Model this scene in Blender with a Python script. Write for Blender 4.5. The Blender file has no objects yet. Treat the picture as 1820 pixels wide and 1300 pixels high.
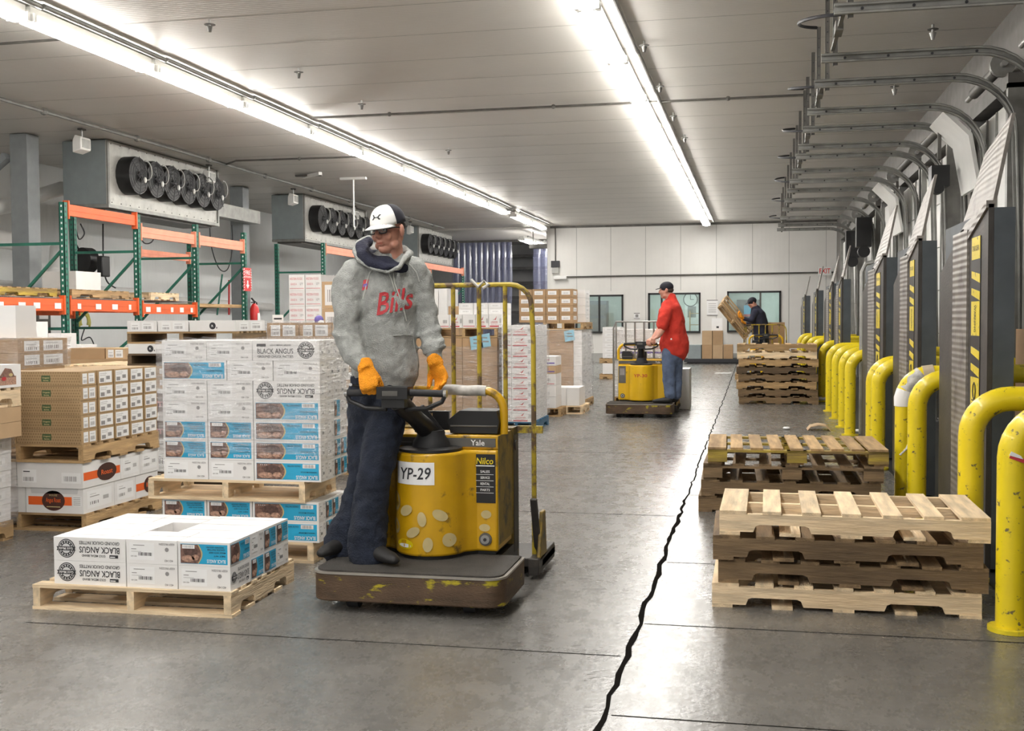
import bpy, bmesh, math, random
from mathutils import Vector, Matrix, Euler
from mathutils.bvhtree import BVHTree
random.seed(7)
sc = bpy.context.scene
C = sc.collection
PI = math.pi
# ------------------------------------------------------------------ camera
F, CH = 2000.0, 1.43
TH = math.atan(430 / F); PIT = math.atan(82 / F * math.cos(TH)); ROLL = 0.006
fw = Vector((-math.sin(TH) * math.cos(PIT), math.cos(TH) * math.cos(PIT), -math.sin(PIT)))
r0 = fw.cross(Vector((0, 0, 1))).normalized(); u0 = r0.cross(fw)
RR = math.cos(ROLL) * r0 - math.sin(ROLL) * u0
UU = math.sin(ROLL) * r0 + math.cos(ROLL) * u0
cd = bpy.data.cameras.new('camera'); cam = bpy.data.objects.new('camera', cd); C.objects.link(cam)
cam.matrix_world = Matrix(((RR.x, UU.x, -fw.x, 0), (RR.y, UU.y, -fw.y, 0), (RR.z, UU.z, -fw.z, CH), (0, 0, 0, 1)))
cd.sensor_width = 36; cd.lens = 36 * F / 1820; cd.clip_end = 200; cd.clip_start = .05
sc.camera = cam
CP = Vector((0, 0, CH))
def ray(px, py): return fw + RR * ((px - 910) / F) + UU * ((650 - py) / F)
def G(px, py, z=0):
    d = ray(px, py); return CP + d * ((z - CH) / d.z)
def W(px, py, Z): return CP + ray(px, py) * Z
def aX(px, py, X):
    d = ray(px, py); return CP + d * (X / d.x)
def aY(px, py, Y):
    d = ray(px, py); return CP + d * (Y / d.y)
# ------------------------------------------------------------------ world, exposure
w = bpy.data.worlds.new('world'); sc.world = w; w.use_nodes = True
w.node_tree.nodes['Background'].inputs[0].default_value = (1, .97, .92, 1)
w.node_tree.nodes['Background'].inputs[1].default_value = 0.45
sc.view_settings.view_transform = 'Standard'; sc.view_settings.look = 'None'
sc.view_settings.gamma = 1; sc.view_settings.use_curve_mapping = False
sc.view_settings.exposure = 0.72
TUBE = 25.0          # emission of the fluorescent tubes
# ------------------------------------------------------------------ materials
_m = {}
def nn(nt, t, **k):
    n = nt.nodes.new(t)
    for a, b in k.items(): setattr(n, a, b)
    return n
def M(name, col=(.5, .5, .5), rough=.6, metal=0, var=.12, scale=6, stretch=(1, 1, 1), bump=.0, bscale=60, dark=None, dscale=4, dth=(.55, .7), emit=0, spec=.5, rand=0, coat=0):
    """procedural principled material; dark = second colour laid in worn patches"""
    if name in _m: return _m[name]
    m = bpy.data.materials.new(name); m.use_nodes = True; nt = m.node_tree; L = nt.links
    b = nt.nodes['Principled BSDF']; b.inputs['Roughness'].default_value = rough; b.inputs['Metallic'].default_value = metal
    b.inputs['Specular IOR Level'].default_value = spec
    if coat: b.inputs['Coat Weight'].default_value = coat
    tc = nn(nt, 'ShaderNodeTexCoord'); mp = nn(nt, 'ShaderNodeMapping'); mp.inputs['Scale'].default_value = stretch
    L.new(tc.outputs['Object'], mp.inputs[0])
    nz = nn(nt, 'ShaderNodeTexNoise'); nz.inputs['Scale'].default_value = scale; nz.inputs['Detail'].default_value = 5
    L.new(mp.outputs[0], nz.inputs['Vector'])
    mr = nn(nt, 'ShaderNodeMapRange'); mr.inputs[1].default_value = .3; mr.inputs[2].default_value = .7
    mr.inputs[3].default_value = 1 - var; mr.inputs[4].default_value = 1 + var
    L.new(nz.outputs[0], mr.inputs[0])
    mul = nn(nt, 'ShaderNodeVectorMath', operation='SCALE'); mul.inputs[0].default_value = col
    if rand:
        oi = nn(nt, 'ShaderNodeObjectInfo'); r2 = nn(nt, 'ShaderNodeMapRange')
        r2.inputs[3].default_value = 1 - rand; r2.inputs[4].default_value = 1 + rand; L.new(oi.outputs['Random'], r2.inputs[0])
        mm = nn(nt, 'ShaderNodeMath', operation='MULTIPLY'); L.new(mr.outputs[0], mm.inputs[0]); L.new(r2.outputs[0], mm.inputs[1])
        L.new(mm.outputs[0], mul.inputs['Scale'])
    else: L.new(mr.outputs[0], mul.inputs['Scale'])
    src = mul.outputs[0]
    if dark:
        n2 = nn(nt, 'ShaderNodeTexNoise'); n2.inputs['Scale'].default_value = dscale; n2.inputs['Detail'].default_value = 8; n2.inputs['Roughness'].default_value = .65
        L.new(mp.outputs[0], n2.inputs['Vector'])
        rr = nn(nt, 'ShaderNodeMapRange'); rr.inputs[1].default_value = dth[0]; rr.inputs[2].default_value = dth[1]; L.new(n2.outputs[0], rr.inputs[0])
        mx = nn(nt, 'ShaderNodeMix', data_type='RGBA'); L.new(rr.outputs[0], mx.inputs['Factor']); L.new(src, mx.inputs['A']); mx.inputs['B'].default_value = (*dark, 1)
        src = mx.outputs['Result']
    L.new(src, b.inputs['Base Color'])
    if bump:
        bz = nn(nt, 'ShaderNodeTexNoise'); bz.inputs['Scale'].default_value = bscale; L.new(mp.outputs[0], bz.inputs['Vector'])
        bp = nn(nt, 'ShaderNodeBump'); bp.inputs['Strength'].default_value = bump; bp.inputs['Distance'].default_value = .02
        L.new(bz.outputs[0], bp.inputs['Height']); L.new(bp.outputs[0], b.inputs['Normal'])
    if emit:
        b.inputs['Emission Color'].default_value = (*col, 1); b.inputs['Emission Strength'].default_value = emit
    _m[name] = m; return m
def wave_bump(m, axis, scale, strength, dist=.01):
    nt = m.node_tree; L = nt.links; b = nt.nodes['Principled BSDF']
    tc = nn(nt, 'ShaderNodeTexCoord'); wv = nn(nt, 'ShaderNodeTexWave', wave_type='BANDS', bands_direction=axis); wv.inputs['Scale'].default_value = scale
    L.new(tc.outputs['Object'], wv.inputs['Vector'])
    bp = nn(nt, 'ShaderNodeBump'); bp.inputs['Strength'].default_value = strength; bp.inputs['Distance'].default_value = dist
    L.new(wv.outputs[0], bp.inputs['Height']); L.new(bp.outputs[0], b.inputs['Normal'])
M('white_card', (.80, .79, .78), .55, var=.03, rand=.04)
M('grey_card', (.62, .62, .62), .55, var=.03, rand=.04)
M('brown_card', (.42, .27, .145), .7, var=.06, rand=.08)
M('brown_card_light', (.52, .36, .21), .7, var=.05, rand=.06)
M('tan_pattern', (.40, .27, .14), .7, var=.05, rand=.05)
M('tan_line', (.24, .155, .075), .7)
M('green_mark', (.06, .10, .04), .7)
M('ink', (.03, .03, .035), .6)
M('grey_ink', (.28, .27, .27), .6)
M('crack', (.012, .011, .01), 1.0, spec=0)
M('faint_ink', (.5, .49, .49), .6)
M('cyan', (.02, .37, .62), .45, var=.08, rand=.1)
M('meat', (.20, .11, .085), .5, var=.5, scale=60)
M('meat_dark', (.10, .055, .045), .5, var=.4, scale=80)
M('meat_light', (.42, .25, .18), .5, var=.5, scale=90)
M('bun', (.55, .45, .22), .5, var=.2)
M('label', (.86, .86, .86), .5, var=.02)
M('blue_label', (.30, .55, .68), .5, var=.05)
M('orange_band', (.80, .13, .02), .5, var=.05)
M('oval_brown', (.07, .025, .018), .5, var=.2)
M('red_ink', (.52, .04, .05), .5)
M('pink_ink', (.62, .25, .27), .5)
M('purple_ink', (.16, .12, .42), .5)
M('tape', (.55, .46, .34), .3, var=.03)
def wood(n, c, d, th=(.5, .75)):
    M(n + '_x', c, .75, var=.28, scale=9, stretch=(.35, 3, 3), bump=.25, bscale=40, dark=d, dscale=3, dth=th, rand=.14)
    M(n + '_y', c, .75, var=.28, scale=9, stretch=(3, .35, 3), bump=.25, bscale=40, dark=d, dscale=3, dth=th, rand=.14)
wood('new', (.74, .58, .38), (.58, .41, .23), (.55, .85))
wood('mid', (.44, .29, .14), (.22, .13, .055))
wood('old', (.22, .145, .075), (.08, .05, .025))
wood('dark', (.13, .085, .045), (.05, .032, .02))
wood('yelp', (.45, .33, .05), (.24, .16, .06), (.45, .6))
M('black', (.012, .012, .013), .4, var=.2)
M('black_rubber', (.02, .02, .022), .7, var=.2)
M('dark_steel', (.055, .05, .046), .5, .3, var=.25, dark=(.10, .085, .07), bump=.1)
M('tread', (.26, .24, .22), .42, .5, var=.2, dark=(.08, .07, .06), dscale=5)
M('blue_steel', (.075, .088, .10), .5, .2, var=.15, dark=(.05, .055, .06))
M('steel', (.45, .45, .44), .35, .8, var=.12)
M('galv', (.30, .30, .285), .45, .55, var=.2, rand=.1)
M('galv_dark', (.13, .125, .115), .5, .4, var=.25, rand=.1)
M('chrome', (.7, .7, .7), .18, 1)
M('grey_paint', (.30, .33, .34), .5, var=.06)
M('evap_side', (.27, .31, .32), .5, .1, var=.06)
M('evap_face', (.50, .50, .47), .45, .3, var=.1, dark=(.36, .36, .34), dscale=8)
M('col_paint', (.27, .29, .30), .5, var=.08)
M('wall_panel', (.78, .77, .74), .45, var=.03, scale=1.5)
M('wall_left', (.86, .88, .88), .5, var=.04, scale=1)
M('grey_panel', (.42, .42, .40), .5, var=.05)  # mid grey for panel joints, base strip and passage end wall
M('dock_wall', (.17, .16, .15), .6, var=.15)
M('white_paint', (.82, .82, .80), .4, var=.03)
M('yellow_paint', (.80, .62, .01), .35, var=.05, dark=(.16, .12, .05), dscale=20, dth=(.60, .64), coat=.2)
M('yellow_dirty', (.72, .58, .02), .4, var=.12, dark=(.12, .10, .06), dscale=10, dth=(.58, .68))
M('truck_yellow', (.60, .34, .006), .36, var=.10, dark=(.12, .075, .02), dscale=8, dth=(.565, .66), coat=.15)
M('truck_yellow2', (.74, .45, .01), .38, var=.05, dark=(.3, .19, .02), dscale=6, dth=(.62, .72))
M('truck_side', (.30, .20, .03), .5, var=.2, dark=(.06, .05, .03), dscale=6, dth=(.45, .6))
M('truck_bar', (.48, .36, .03), .5, var=.2, dark=(.13, .085, .05), dscale=12, dth=(.48, .58))
M('skirt', (.10, .062, .036), .55, .2, var=.35, stretch=(1, 1, 3), dark=(.46, .38, .02), dscale=5, dth=(.565, .62), bump=.2)
M('skirt_edge', (.42, .39, .35), .35, .6, var=.2)
M('mat_rubber', (.05, .045, .04), .85, var=.3, bump=.4, bscale=150)
M('tape_grey', (.50, .49, .46), .5, var=.35, scale=20, stretch=(1, 1, 1))
M('orange_rack', (.80, .13, .03), .45, var=.08, rand=.05)
M('orange_faded', (.80, .30, .19), .45, var=.08, rand=.08)
M('green_rack', (.02, .16, .11), .45, var=.12, rand=.08)
M('red_paint', (.55, .02, .02), .35)
M('signal_red', (.62, .03, .03), .4)
M('blue_pallet', (.03, .12, .22), .5, var=.2)
M('skin', (.52, .25, .18), .5, var=.1, scale=25, bump=.05, bscale=200)
M('skin_red', (.48, .17, .12), .5, var=.1)
M('hoodie', (.34, .35, .335), .95, var=.14, scale=40, bump=.5, bscale=180)
M('hoodie_trim', (.46, .47, .44), .95, var=.1)
M('hood_lining', (.022, .024, .045), .95, var=.3, bump=.4, bscale=100)
M('jeans', (.012, .017, .032), .9, var=.35, scale=14, bump=.4, bscale=120)
M('jeans_light', (.10, .135, .22), .9, var=.3, scale=10, bump=.4, bscale=60)
M('glove', (.90, .33, .01), .85, var=.12, scale=30, bump=.6, bscale=160)
M('cap_white', (.84, .84, .82), .8, var=.03)
M('cap_black', (.012, .012, .02), .8, var=.2)
M('shoe', (.015, .014, .014), .6, var=.3)
M('red_shirt', (.55, .035, .02), .9, var=.14, scale=8, bump=.3, bscale=40)
M('hair', (.05, .035, .025), .8, var=.4, scale=60)
M('eye_white', (.6, .58, .55), .3)
M('interior', (.62, .66, .62), .6, var=.05)
M('interior_dark', (.10, .11, .13), .6)
M('tube_glow', (1.0, .97, .92), .5, emit=TUBE)
M('exit_red', (.7, .03, .02), .5)  # plain red of the exit lettering, not emissive
M('hose_yellow', (.55, .50, .12), .6)
def film():
    m = bpy.data.materials.new('stretch_film'); m.use_nodes = True; nt = m.node_tree; L = nt.links; nt.nodes.remove(nt.nodes['Principled BSDF'])
    out = nt.nodes['Material Output']
    tc = nn(nt, 'ShaderNodeTexCoord'); mp = nn(nt, 'ShaderNodeMapping'); mp.inputs['Scale'].default_value = (1.2, 1.2, 9); mp.inputs['Rotation'].default_value = (.12, .1, 0)
    nz = nn(nt, 'ShaderNodeTexNoise'); nz.inputs['Scale'].default_value = 4; nz.inputs['Detail'].default_value = 6; nz.inputs['Distortion'].default_value = .6
    L.new(tc.outputs['Object'], mp.inputs[0]); L.new(mp.outputs[0], nz.inputs['Vector'])
    bp = nn(nt, 'ShaderNodeBump'); bp.inputs['Strength'].default_value = .9; bp.inputs['Distance'].default_value = .05; L.new(nz.outputs[0], bp.inputs['Height'])
    gl = nn(nt, 'ShaderNodeBsdfGlossy'); gl.inputs['Roughness'].default_value = .16; gl.inputs['Color'].default_value = (.9, .9, .92, 1); L.new(bp.outputs[0], gl.inputs['Normal'])
    df = nn(nt, 'ShaderNodeBsdfDiffuse'); df.inputs['Color'].default_value = (.8, .79, .8, 1)
    tr = nn(nt, 'ShaderNodeBsdfTransparent'); tr.inputs['Color'].default_value = (.97, .97, .97, 1)
    mr = nn(nt, 'ShaderNodeMapRange'); mr.inputs[1].default_value = .5; mr.inputs[2].default_value = .75; mr.inputs[3].default_value = .02; mr.inputs[4].default_value = .34; L.new(nz.outputs[0], mr.inputs[0])
    m1 = nn(nt, 'ShaderNodeMixShader'); L.new(mr.outputs[0], m1.inputs[0]); L.new(tr.outputs[0], m1.inputs[1]); L.new(df.outputs[0], m1.inputs[2])
    m2 = nn(nt, 'ShaderNodeMixShader'); m2.inputs[0].default_value = .14; L.new(m1.outputs[0], m2.inputs[1]); L.new(gl.outputs[0], m2.inputs[2])
    L.new(m2.outputs[0], out.inputs[0]); _m['stretch_film'] = m
film()
def glassy(name, col, a, rough):
    m = bpy.data.materials.new(name); m.use_nodes = True; nt = m.node_tree; L = nt.links; nt.nodes.remove(nt.nodes['Principled BSDF'])
    gl = nn(nt, 'ShaderNodeBsdfGlossy'); gl.inputs['Roughness'].default_value = rough
    df = nn(nt, 'ShaderNodeBsdfDiffuse'); df.inputs['Color'].default_value = (*col, 1)
    tr = nn(nt, 'ShaderNodeBsdfTransparent'); tr.inputs['Color'].default_value = (*[min(1, c * 1.3 + .3) for c in col], 1)
    m1 = nn(nt, 'ShaderNodeMixShader'); m1.inputs[0].default_value = a; L.new(tr.outputs[0], m1.inputs[1]); L.new(df.outputs[0], m1.inputs[2])
    m2 = nn(nt, 'ShaderNodeMixShader'); m2.inputs[0].default_value = .12; L.new(m1.outputs[0], m2.inputs[1]); L.new(gl.outputs[0], m2.inputs[2])
    L.new(m2.outputs[0], nt.nodes['Material Output'].inputs[0]); _m[name] = m
glassy('curtain_vinyl', (.20, .215, .34), .5, .12)
glassy('pane', (.5, .6, .6), .12, .03)
# ------------------------------------------------------------------ mesh helper
_txt = {}
def text2d(s):
    if s in _txt: return _txt[s]
    cu = bpy.data.curves.new('t', 'FONT'); cu.body = s; cu.resolution_u = 2; cu.offset = .012; cu.align_x = 'LEFT'
    o = bpy.data.objects.new('t', cu); C.objects.link(o)
    dg = bpy.context.evaluated_depsgraph_get(); e = o.evaluated_get(dg); me = e.to_mesh()
    vs = [(v.co.x, v.co.y) for v in me.vertices]; fs = [tuple(p.vertices) for p in me.polygons]
    e.to_mesh_clear(); bpy.data.objects.remove(o); bpy.data.curves.remove(cu)
    xs = [a for a, b in vs] or [0]; ys = [b for a, b in vs] or [0]
    x0, x1, y0, y1 = min(xs), max(xs), min(ys), max(ys)
    r = ([((a - x0) / max(x1 - x0, 1e-6), (b - y0) / max(y1 - y0, 1e-6)) for a, b in vs], fs, (x1 - x0) / max(y1 - y0, 1e-6))
    _txt[s] = r; return r
def frames(pts, side=None):
    pts = [Vector(p) for p in pts]; n = len(pts); out = []; s = None
    for i in range(n):
        t = (pts[min(i + 1, n - 1)] - pts[max(i - 1, 0)]).normalized()
        if side is not None: s = Vector(side)
        elif s is None: s = t.orthogonal()
        s = (s - t * s.dot(t))
        if s.length < 1e-5: s = t.orthogonal()
        s.normalize(); out.append((pts[i], s.copy(), t.cross(s).normalized()))
    return out
class MB:
    def __init__(self): self.v = []; self.f = []; self.k = []; self.mats = []; self.T = None
    def mi(self, m):
        if m not in self.mats: self.mats.append(m)
        return self.mats.index(m)
    def add(self, vs, fs, m):
        b = len(self.v); i = self.mi(m)
        if self.T is not None: vs = [self.T @ Vector(p) for p in vs]
        self.v += [tuple(p) for p in vs]; self.f += [tuple(b + q for q in f) for f in fs]; self.k += [i] * len(fs); return self
    def poly(self, pts, m): return self.add(pts, [tuple(range(len(pts)))], m)
    def box(self, x0, x1, y0, y1, z0, z1, m):
        vs = [(x, y, z) for z in (z0, z1) for y in (y0, y1) for x in (x0, x1)]
        return self.add(vs, [(0, 2, 3, 1), (4, 5, 7, 6), (0, 1, 5, 4), (2, 6, 7, 3), (0, 4, 6, 2), (1, 3, 7, 5)], m)
    def bar(self, p, q, w, h, m, side=(0, 0, 1)):
        p = Vector(p); q = Vector(q); t = (q - p).normalized(); s = Vector(side); s = s - t * s.dot(t)
        if s.length < 1e-4: s = t.orthogonal()
        s.normalize(); b = t.cross(s)
        vs = [e + s * (a * h / 2) + b * (c * w / 2) for e in (p, q) for a, c in ((-1, -1), (-1, 1), (1, 1), (1, -1))]
        return self.add(vs, [(0, 1, 2, 3), (7, 6, 5, 4), (0, 4, 5, 1), (1, 5, 6, 2), (2, 6, 7, 3), (3, 7, 4, 0)], m)
    def loft(self, pts, rad, m, n=12, side=None, round_ends=False):
        fr = frames(pts, side); rings = []
        rad = [(r, r) if not isinstance(r, (tuple, list)) else r for r in rad]
        if round_ends:
            a, b = fr[0], fr[-1]; ta = (Vector(pts[0]) - Vector(pts[1])).normalized(); tb = (Vector(pts[-1]) - Vector(pts[-2])).normalized()
            ra, rb = rad[0], rad[-1]; ma, mb_ = min(ra), min(rb)
            pre = [((a[0] + ta * ma * math.sin(q), a[1], a[2]), (ra[0] * math.cos(q), ra[1] * math.cos(q))) for q in (1.35, .9, .45)]
            post = [((b[0] + tb * mb_ * math.sin(q), b[1], b[2]), (rb[0] * math.cos(q), rb[1] * math.cos(q))) for q in (.45, .9, 1.35)]
            fr = [x[0] for x in pre] + fr + [x[0] for x in post]; rad = [x[1] for x in pre] + rad + [x[1] for x in post]
        vs = []
        for (c, s, b), (ra, rb) in zip(fr, rad):
            for i in range(n):
                a = 2 * PI * i / n; vs.append(c + s * (ra * math.cos(a)) + b * (rb * math.sin(a)))
        fs = []
        for j in range(len(fr) - 1):
            for i in range(n):
                k = (i + 1) % n; fs.append((j * n + i, j * n + k, (j + 1) * n + k, (j + 1) * n + i))
        fs.append(tuple(range(n - 1, -1, -1))); fs.append(tuple((len(fr) - 1) * n + i for i in range(n)))
        return self.add(vs, fs, m)
    def tube(self, pts, r, m, n=8): return self.loft(pts, [r] * len(pts), m, n)
    def cyl(self, p, q, r, m, n=14, r2=None): return self.loft([p, q], [r, r if r2 is None else r2], m, n)
    def ell(self, c, r, m, rot=None, n=14):
        vs = []; c = Vector(c); k = n // 2
        for j in range(1, k):
            a = PI * j / k
            for i in range(n):
                b = 2 * PI * i / n; p = Vector((r[0] * math.sin(a) * math.cos(b), r[1] * math.sin(a) * math.sin(b), r[2] * math.cos(a)))
                vs.append(c + (rot @ p if rot else p))
        t = Vector((0, 0, r[2])); vs.append(c + (rot @ t if rot else t)); vs.append(c - (rot @ t if rot else t))
        fs = [(j * n + i, (j + 1) * n + i, (j + 1) * n + (i + 1) % n, j * n + (i + 1) % n) for j in range(k - 2) for i in range(n)]
        T, B = len(vs) - 2, len(vs) - 1
        fs += [(T, i, (i + 1) % n) for i in range(n)] + [(B, (k - 2) * n + (i + 1) % n, (k - 2) * n + i) for i in range(n)]
        return self.add(vs, fs, m)
    def prism(self, pts, d, m):
        """pts: list of 3d points (a planar outline), extruded by vector d"""
        n = len(pts); d = Vector(d); vs = [Vector(p) for p in pts] + [Vector(p) + d for p in pts]
        fs = [tuple(range(n - 1, -1, -1)), tuple(range(n, 2 * n))] + [(i, (i + 1) % n, n + (i + 1) % n, n + i) for i in range(n)]
        return self.add(vs, fs, m)
    def text(self, s, O, U, V, h, m, w=None, cen=True):
        vs, fs, asp = text2d(s); U = Vector(U); V = Vector(V); O = Vector(O); w = w or h * asp
        o = .5 if cen else 0
        return self.add([O + U * ((a - o) * w) + V * ((b - o) * h) for a, b in vs], fs, m)
    def mesh(self, name, sharp=35):
        me = bpy.data.meshes.new(name); me.from_pydata(self.v, [], self.f)
        for m in self.mats: me.materials.append(_m[m])
        me.polygons.foreach_set('material_index', self.k)
        bm = bmesh.new(); bm.from_mesh(me); bmesh.ops.recalc_face_normals(bm, faces=[f for f in bm.faces if len(f.verts) > 2]) if len(me.polygons) < 20000 and not getattr(self, 'keep', False) else None
        bm.to_mesh(me); bm.free()
        me.polygons.foreach_set('use_smooth', [True] * len(me.polygons)); me.set_sharp_from_angle(angle=math.radians(sharp)); me.update()
        return me
    def build(self, name, parent=None, loc=(0, 0, 0), rz=0, bevel=0, sharp=35, seg=2):
        o = bpy.data.objects.new(name, self.mesh(name, sharp)); C.objects.link(o)
        o.location = loc; o.rotation_euler = (0, 0, rz)
        if parent: o.parent = parent
        if bevel:
            b = o.modifiers.new('bevel', 'BEVEL'); b.width = bevel; b.segments = seg; b.limit_method = 'ANGLE'; b.angle_limit = math.radians(40)
        return o
def tag(o, label, cat, group=None, kind=None):
    o['label'] = label; o['category'] = cat
    if group: o['group'] = group
    if kind: o['kind'] = kind
    return o
def struct(o): o['kind'] = 'structure'; return o
def thing(name, label, cat, loc=(0, 0, 0), rz=0, group=None):
    o = bpy.data.objects.new(name, None); C.objects.link(o); o.empty_display_size = .1
    o.location = loc; o.rotation_euler = (0, 0, rz); return tag(o, label, cat, group)
def dup(o, loc=None, rz=None, label=None, group=None, parent=None):
    c = o.copy(); C.objects.link(c)
    if parent is not None: c.parent = parent
    if loc is not None: c.location = loc
    if rz is not None: c.rotation_euler = (0, 0, rz)
    if label: c['label'] = label
    if group: c['group'] = group
    for ch in list(o.children): dup(ch, parent=c)
    return c
def arc(c, r, a0, a1, n, ax1, ax2):
    c = Vector(c); ax1 = Vector(ax1); ax2 = Vector(ax2)
    return [c + ax1 * (r * math.cos(a0 + (a1 - a0) * i / n)) + ax2 * (r * math.sin(a0 + (a1 - a0) * i / n)) for i in range(n + 1)]
# organic surface: join lofts, voxel remesh, smooth
def organic(name, mb, voxel, mat, parent=None, smooth=4, disp=0, dscale=.12, loc=(0, 0, 0)):
    me = bpy.data.meshes.new('src'); me.from_pydata(mb.v, [], mb.f)
    bm = bmesh.new(); bm.from_mesh(me); bmesh.ops.recalc_face_normals(bm, faces=bm.faces); bm.to_mesh(me); bm.free()
    o = bpy.data.objects.new('src', me); C.objects.link(o)
    r = o.modifiers.new('r', 'REMESH'); r.mode = 'VOXEL'; r.voxel_size = voxel
    s = o.modifiers.new('s', 'SMOOTH'); s.iterations = smooth; s.factor = .5
    if disp:
        t = bpy.data.textures.new('cl', 'CLOUDS'); t.noise_scale = dscale; t.noise_depth = 2
        d = o.modifiers.new('d', 'DISPLACE'); d.texture = t; d.strength = disp; d.mid_level = .5
    dg = bpy.context.evaluated_depsgraph_get(); m2 = bpy.data.meshes.new_from_object(o.evaluated_get(dg))
    bpy.data.objects.remove(o); m2.name = name; m2.materials.clear(); m2.materials.append(_m[mat])
    m2.polygons.foreach_set('use_smooth', [True] * len(m2.polygons))
    o = bpy.data.objects.new(name, m2); C.objects.link(o); o.location = loc
    if parent: o.parent = parent
    return o
def bvh_of(o):
    me = o.data; return BVHTree.FromPolygons([v.co for v in me.vertices], [tuple(p.vertices) for p in me.polygons])
def project(mb, bvh, d, off=.002, back=.5, lim=1.5):
    """lay the decal mesh onto a surface along direction d (local space)"""
    d = Vector(d).normalized(); out = []
    for p in mb.v:
        p = Vector(p); h = bvh.ray_cast(p - d * back, d, lim)
        out.append(tuple((h[0] - d * off) if h[0] is not None else p))
    mb.v = out; mb.keep = True; return mb
def grid(mb, O, U, V, m, nu=8, nv=6):
    O = Vector(O); U = Vector(U); V = Vector(V)
    vs = [O + U * (i / nu) + V * (j / nv) for j in range(nv + 1) for i in range(nu + 1)]
    fs = [(j * (nu + 1) + i, j * (nu + 1) + i + 1, (j + 1) * (nu + 1) + i + 1, (j + 1) * (nu + 1) + i) for j in range(nv) for i in range(nu)]
    return mb.add(vs, fs, m)
ORD = ['bottom', 'second', 'third', 'fourth', 'fifth', 'sixth', 'seventh', 'eighth', 'ninth', 'tenth', 'eleventh', 'twelfth']
NTH = ['first', 'second', 'third', 'fourth', 'fifth', 'sixth', 'seventh', 'eighth', 'ninth', 'tenth', 'eleventh', 'twelfth', 'thirteenth', 'fourteenth', 'fifteenth', 'sixteenth', 'seventeenth', 'eighteenth']
# ================================================================== ROOM
ZC = 4.63
def floor_mat():
    m = bpy.data.materials.new('concrete'); m.use_nodes = True; nt = m.node_tree; L = nt.links; b = nt.nodes['Principled BSDF']
    tc = nn(nt, 'ShaderNodeTexCoord')
    def noise(s, d, st=(1, 1, 1), ro=.6, dist=0):
        mp = nn(nt, 'ShaderNodeMapping'); mp.inputs['Scale'].default_value = st; L.new(tc.outputs['Object'], mp.inputs[0])
        z = nn(nt, 'ShaderNodeTexNoise'); z.inputs['Scale'].default_value = s; z.inputs['Detail'].default_value = d; z.inputs['Roughness'].default_value = ro; z.inputs['Distortion'].default_value = dist
        L.new(mp.outputs[0], z.inputs['Vector']); return z.outputs[0]
    def rng(x, a, c, e, f):
        r = nn(nt, 'ShaderNodeMapRange'); [setattr(r.inputs[i + 1], 'default_value', v) for i, v in enumerate((a, c, e, f))]; L.new(x, r.inputs[0]); return r.outputs[0]
    def mul(a, c):
        q = nn(nt, 'ShaderNodeMath', operation='MULTIPLY'); L.new(a, q.inputs[0]); L.new(c, q.inputs[1]); return q.outputs[0]
    big = rng(noise(.7, 6), .3, .7, .72, 1.25); streak = rng(noise(1.2, 6, (1, .35, 1), .7, .8), .35, .7, .8, 1.15); fine = rng(noise(22, 4, (1, 1, 1), .7), .3, .7, .88, 1.12)
    cross = rng(noise(3, 8, (.25, 2.5, 1), .7, .3), .4, .7, .9, 1.1)
    v = mul(mul(big, streak), mul(fine, cross))
    s = nn(nt, 'ShaderNodeVectorMath', operation='SCALE'); s.inputs[0].default_value = (.150, .143, .132); L.new(v, s.inputs['Scale']); L.new(s.outputs[0], b.inputs['Base Color'])
    L.new(rng(noise(9, 8, (1, .6, 1), .75), .3, .7, .21, .34), b.inputs['Roughness'])
    b.inputs['Specular IOR Level'].default_value = .6
    bp = nn(nt, 'ShaderNodeBump'); bp.inputs['Strength'].default_value = .16; bp.inputs['Distance'].default_value = .01; L.new(noise(30, 5), bp.inputs['Height']); L.new(bp.outputs[0], b.inputs['Normal'])
    _m['concrete'] = m
floor_mat()
def ceil_mat():
    m = M('ceiling_panel', (.62, .595, .56), .42, .15, var=.05, scale=.8, stretch=(.6, 1, 1), spec=.6)
    nt = m.node_tree; L = nt.links; b = nt.nodes['Principled BSDF']; tc = nt.nodes['Texture Coordinate']
    wv = nn(nt, 'ShaderNodeTexWave', wave_type='BANDS', bands_direction='Y'); wv.inputs['Scale'].default_value = 5; L.new(tc.outputs['Object'], wv.inputs['Vector'])
    bp = nn(nt, 'ShaderNodeBump'); bp.inputs['Strength'].default_value = .25; bp.inputs['Distance'].default_value = .006; L.new(wv.outputs[0], bp.inputs['Height']); L.new(bp.outputs[0], b.inputs['Normal'])
ceil_mat()
wave_bump(_m['wall_panel'], 'X', 2.2, .12); wave_bump(_m['wall_left'], 'Y', 2.5, .25)
wave_bump(_m['tread'], 'Z', 8, .32, .008)
f = MB(); f.box(-15, 6, -8, 46, -.2, 0, 'concrete'); struct(f.build('floor'))
f = MB(); f.box(-15, 2.9, -6, 38, ZC, ZC + .2, 'ceiling_panel'); f.box(-15, -6.8, 38, 46, ZC - .05, ZC + .2, 'ceiling_panel')
struct(f.build('ceiling'))
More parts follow.
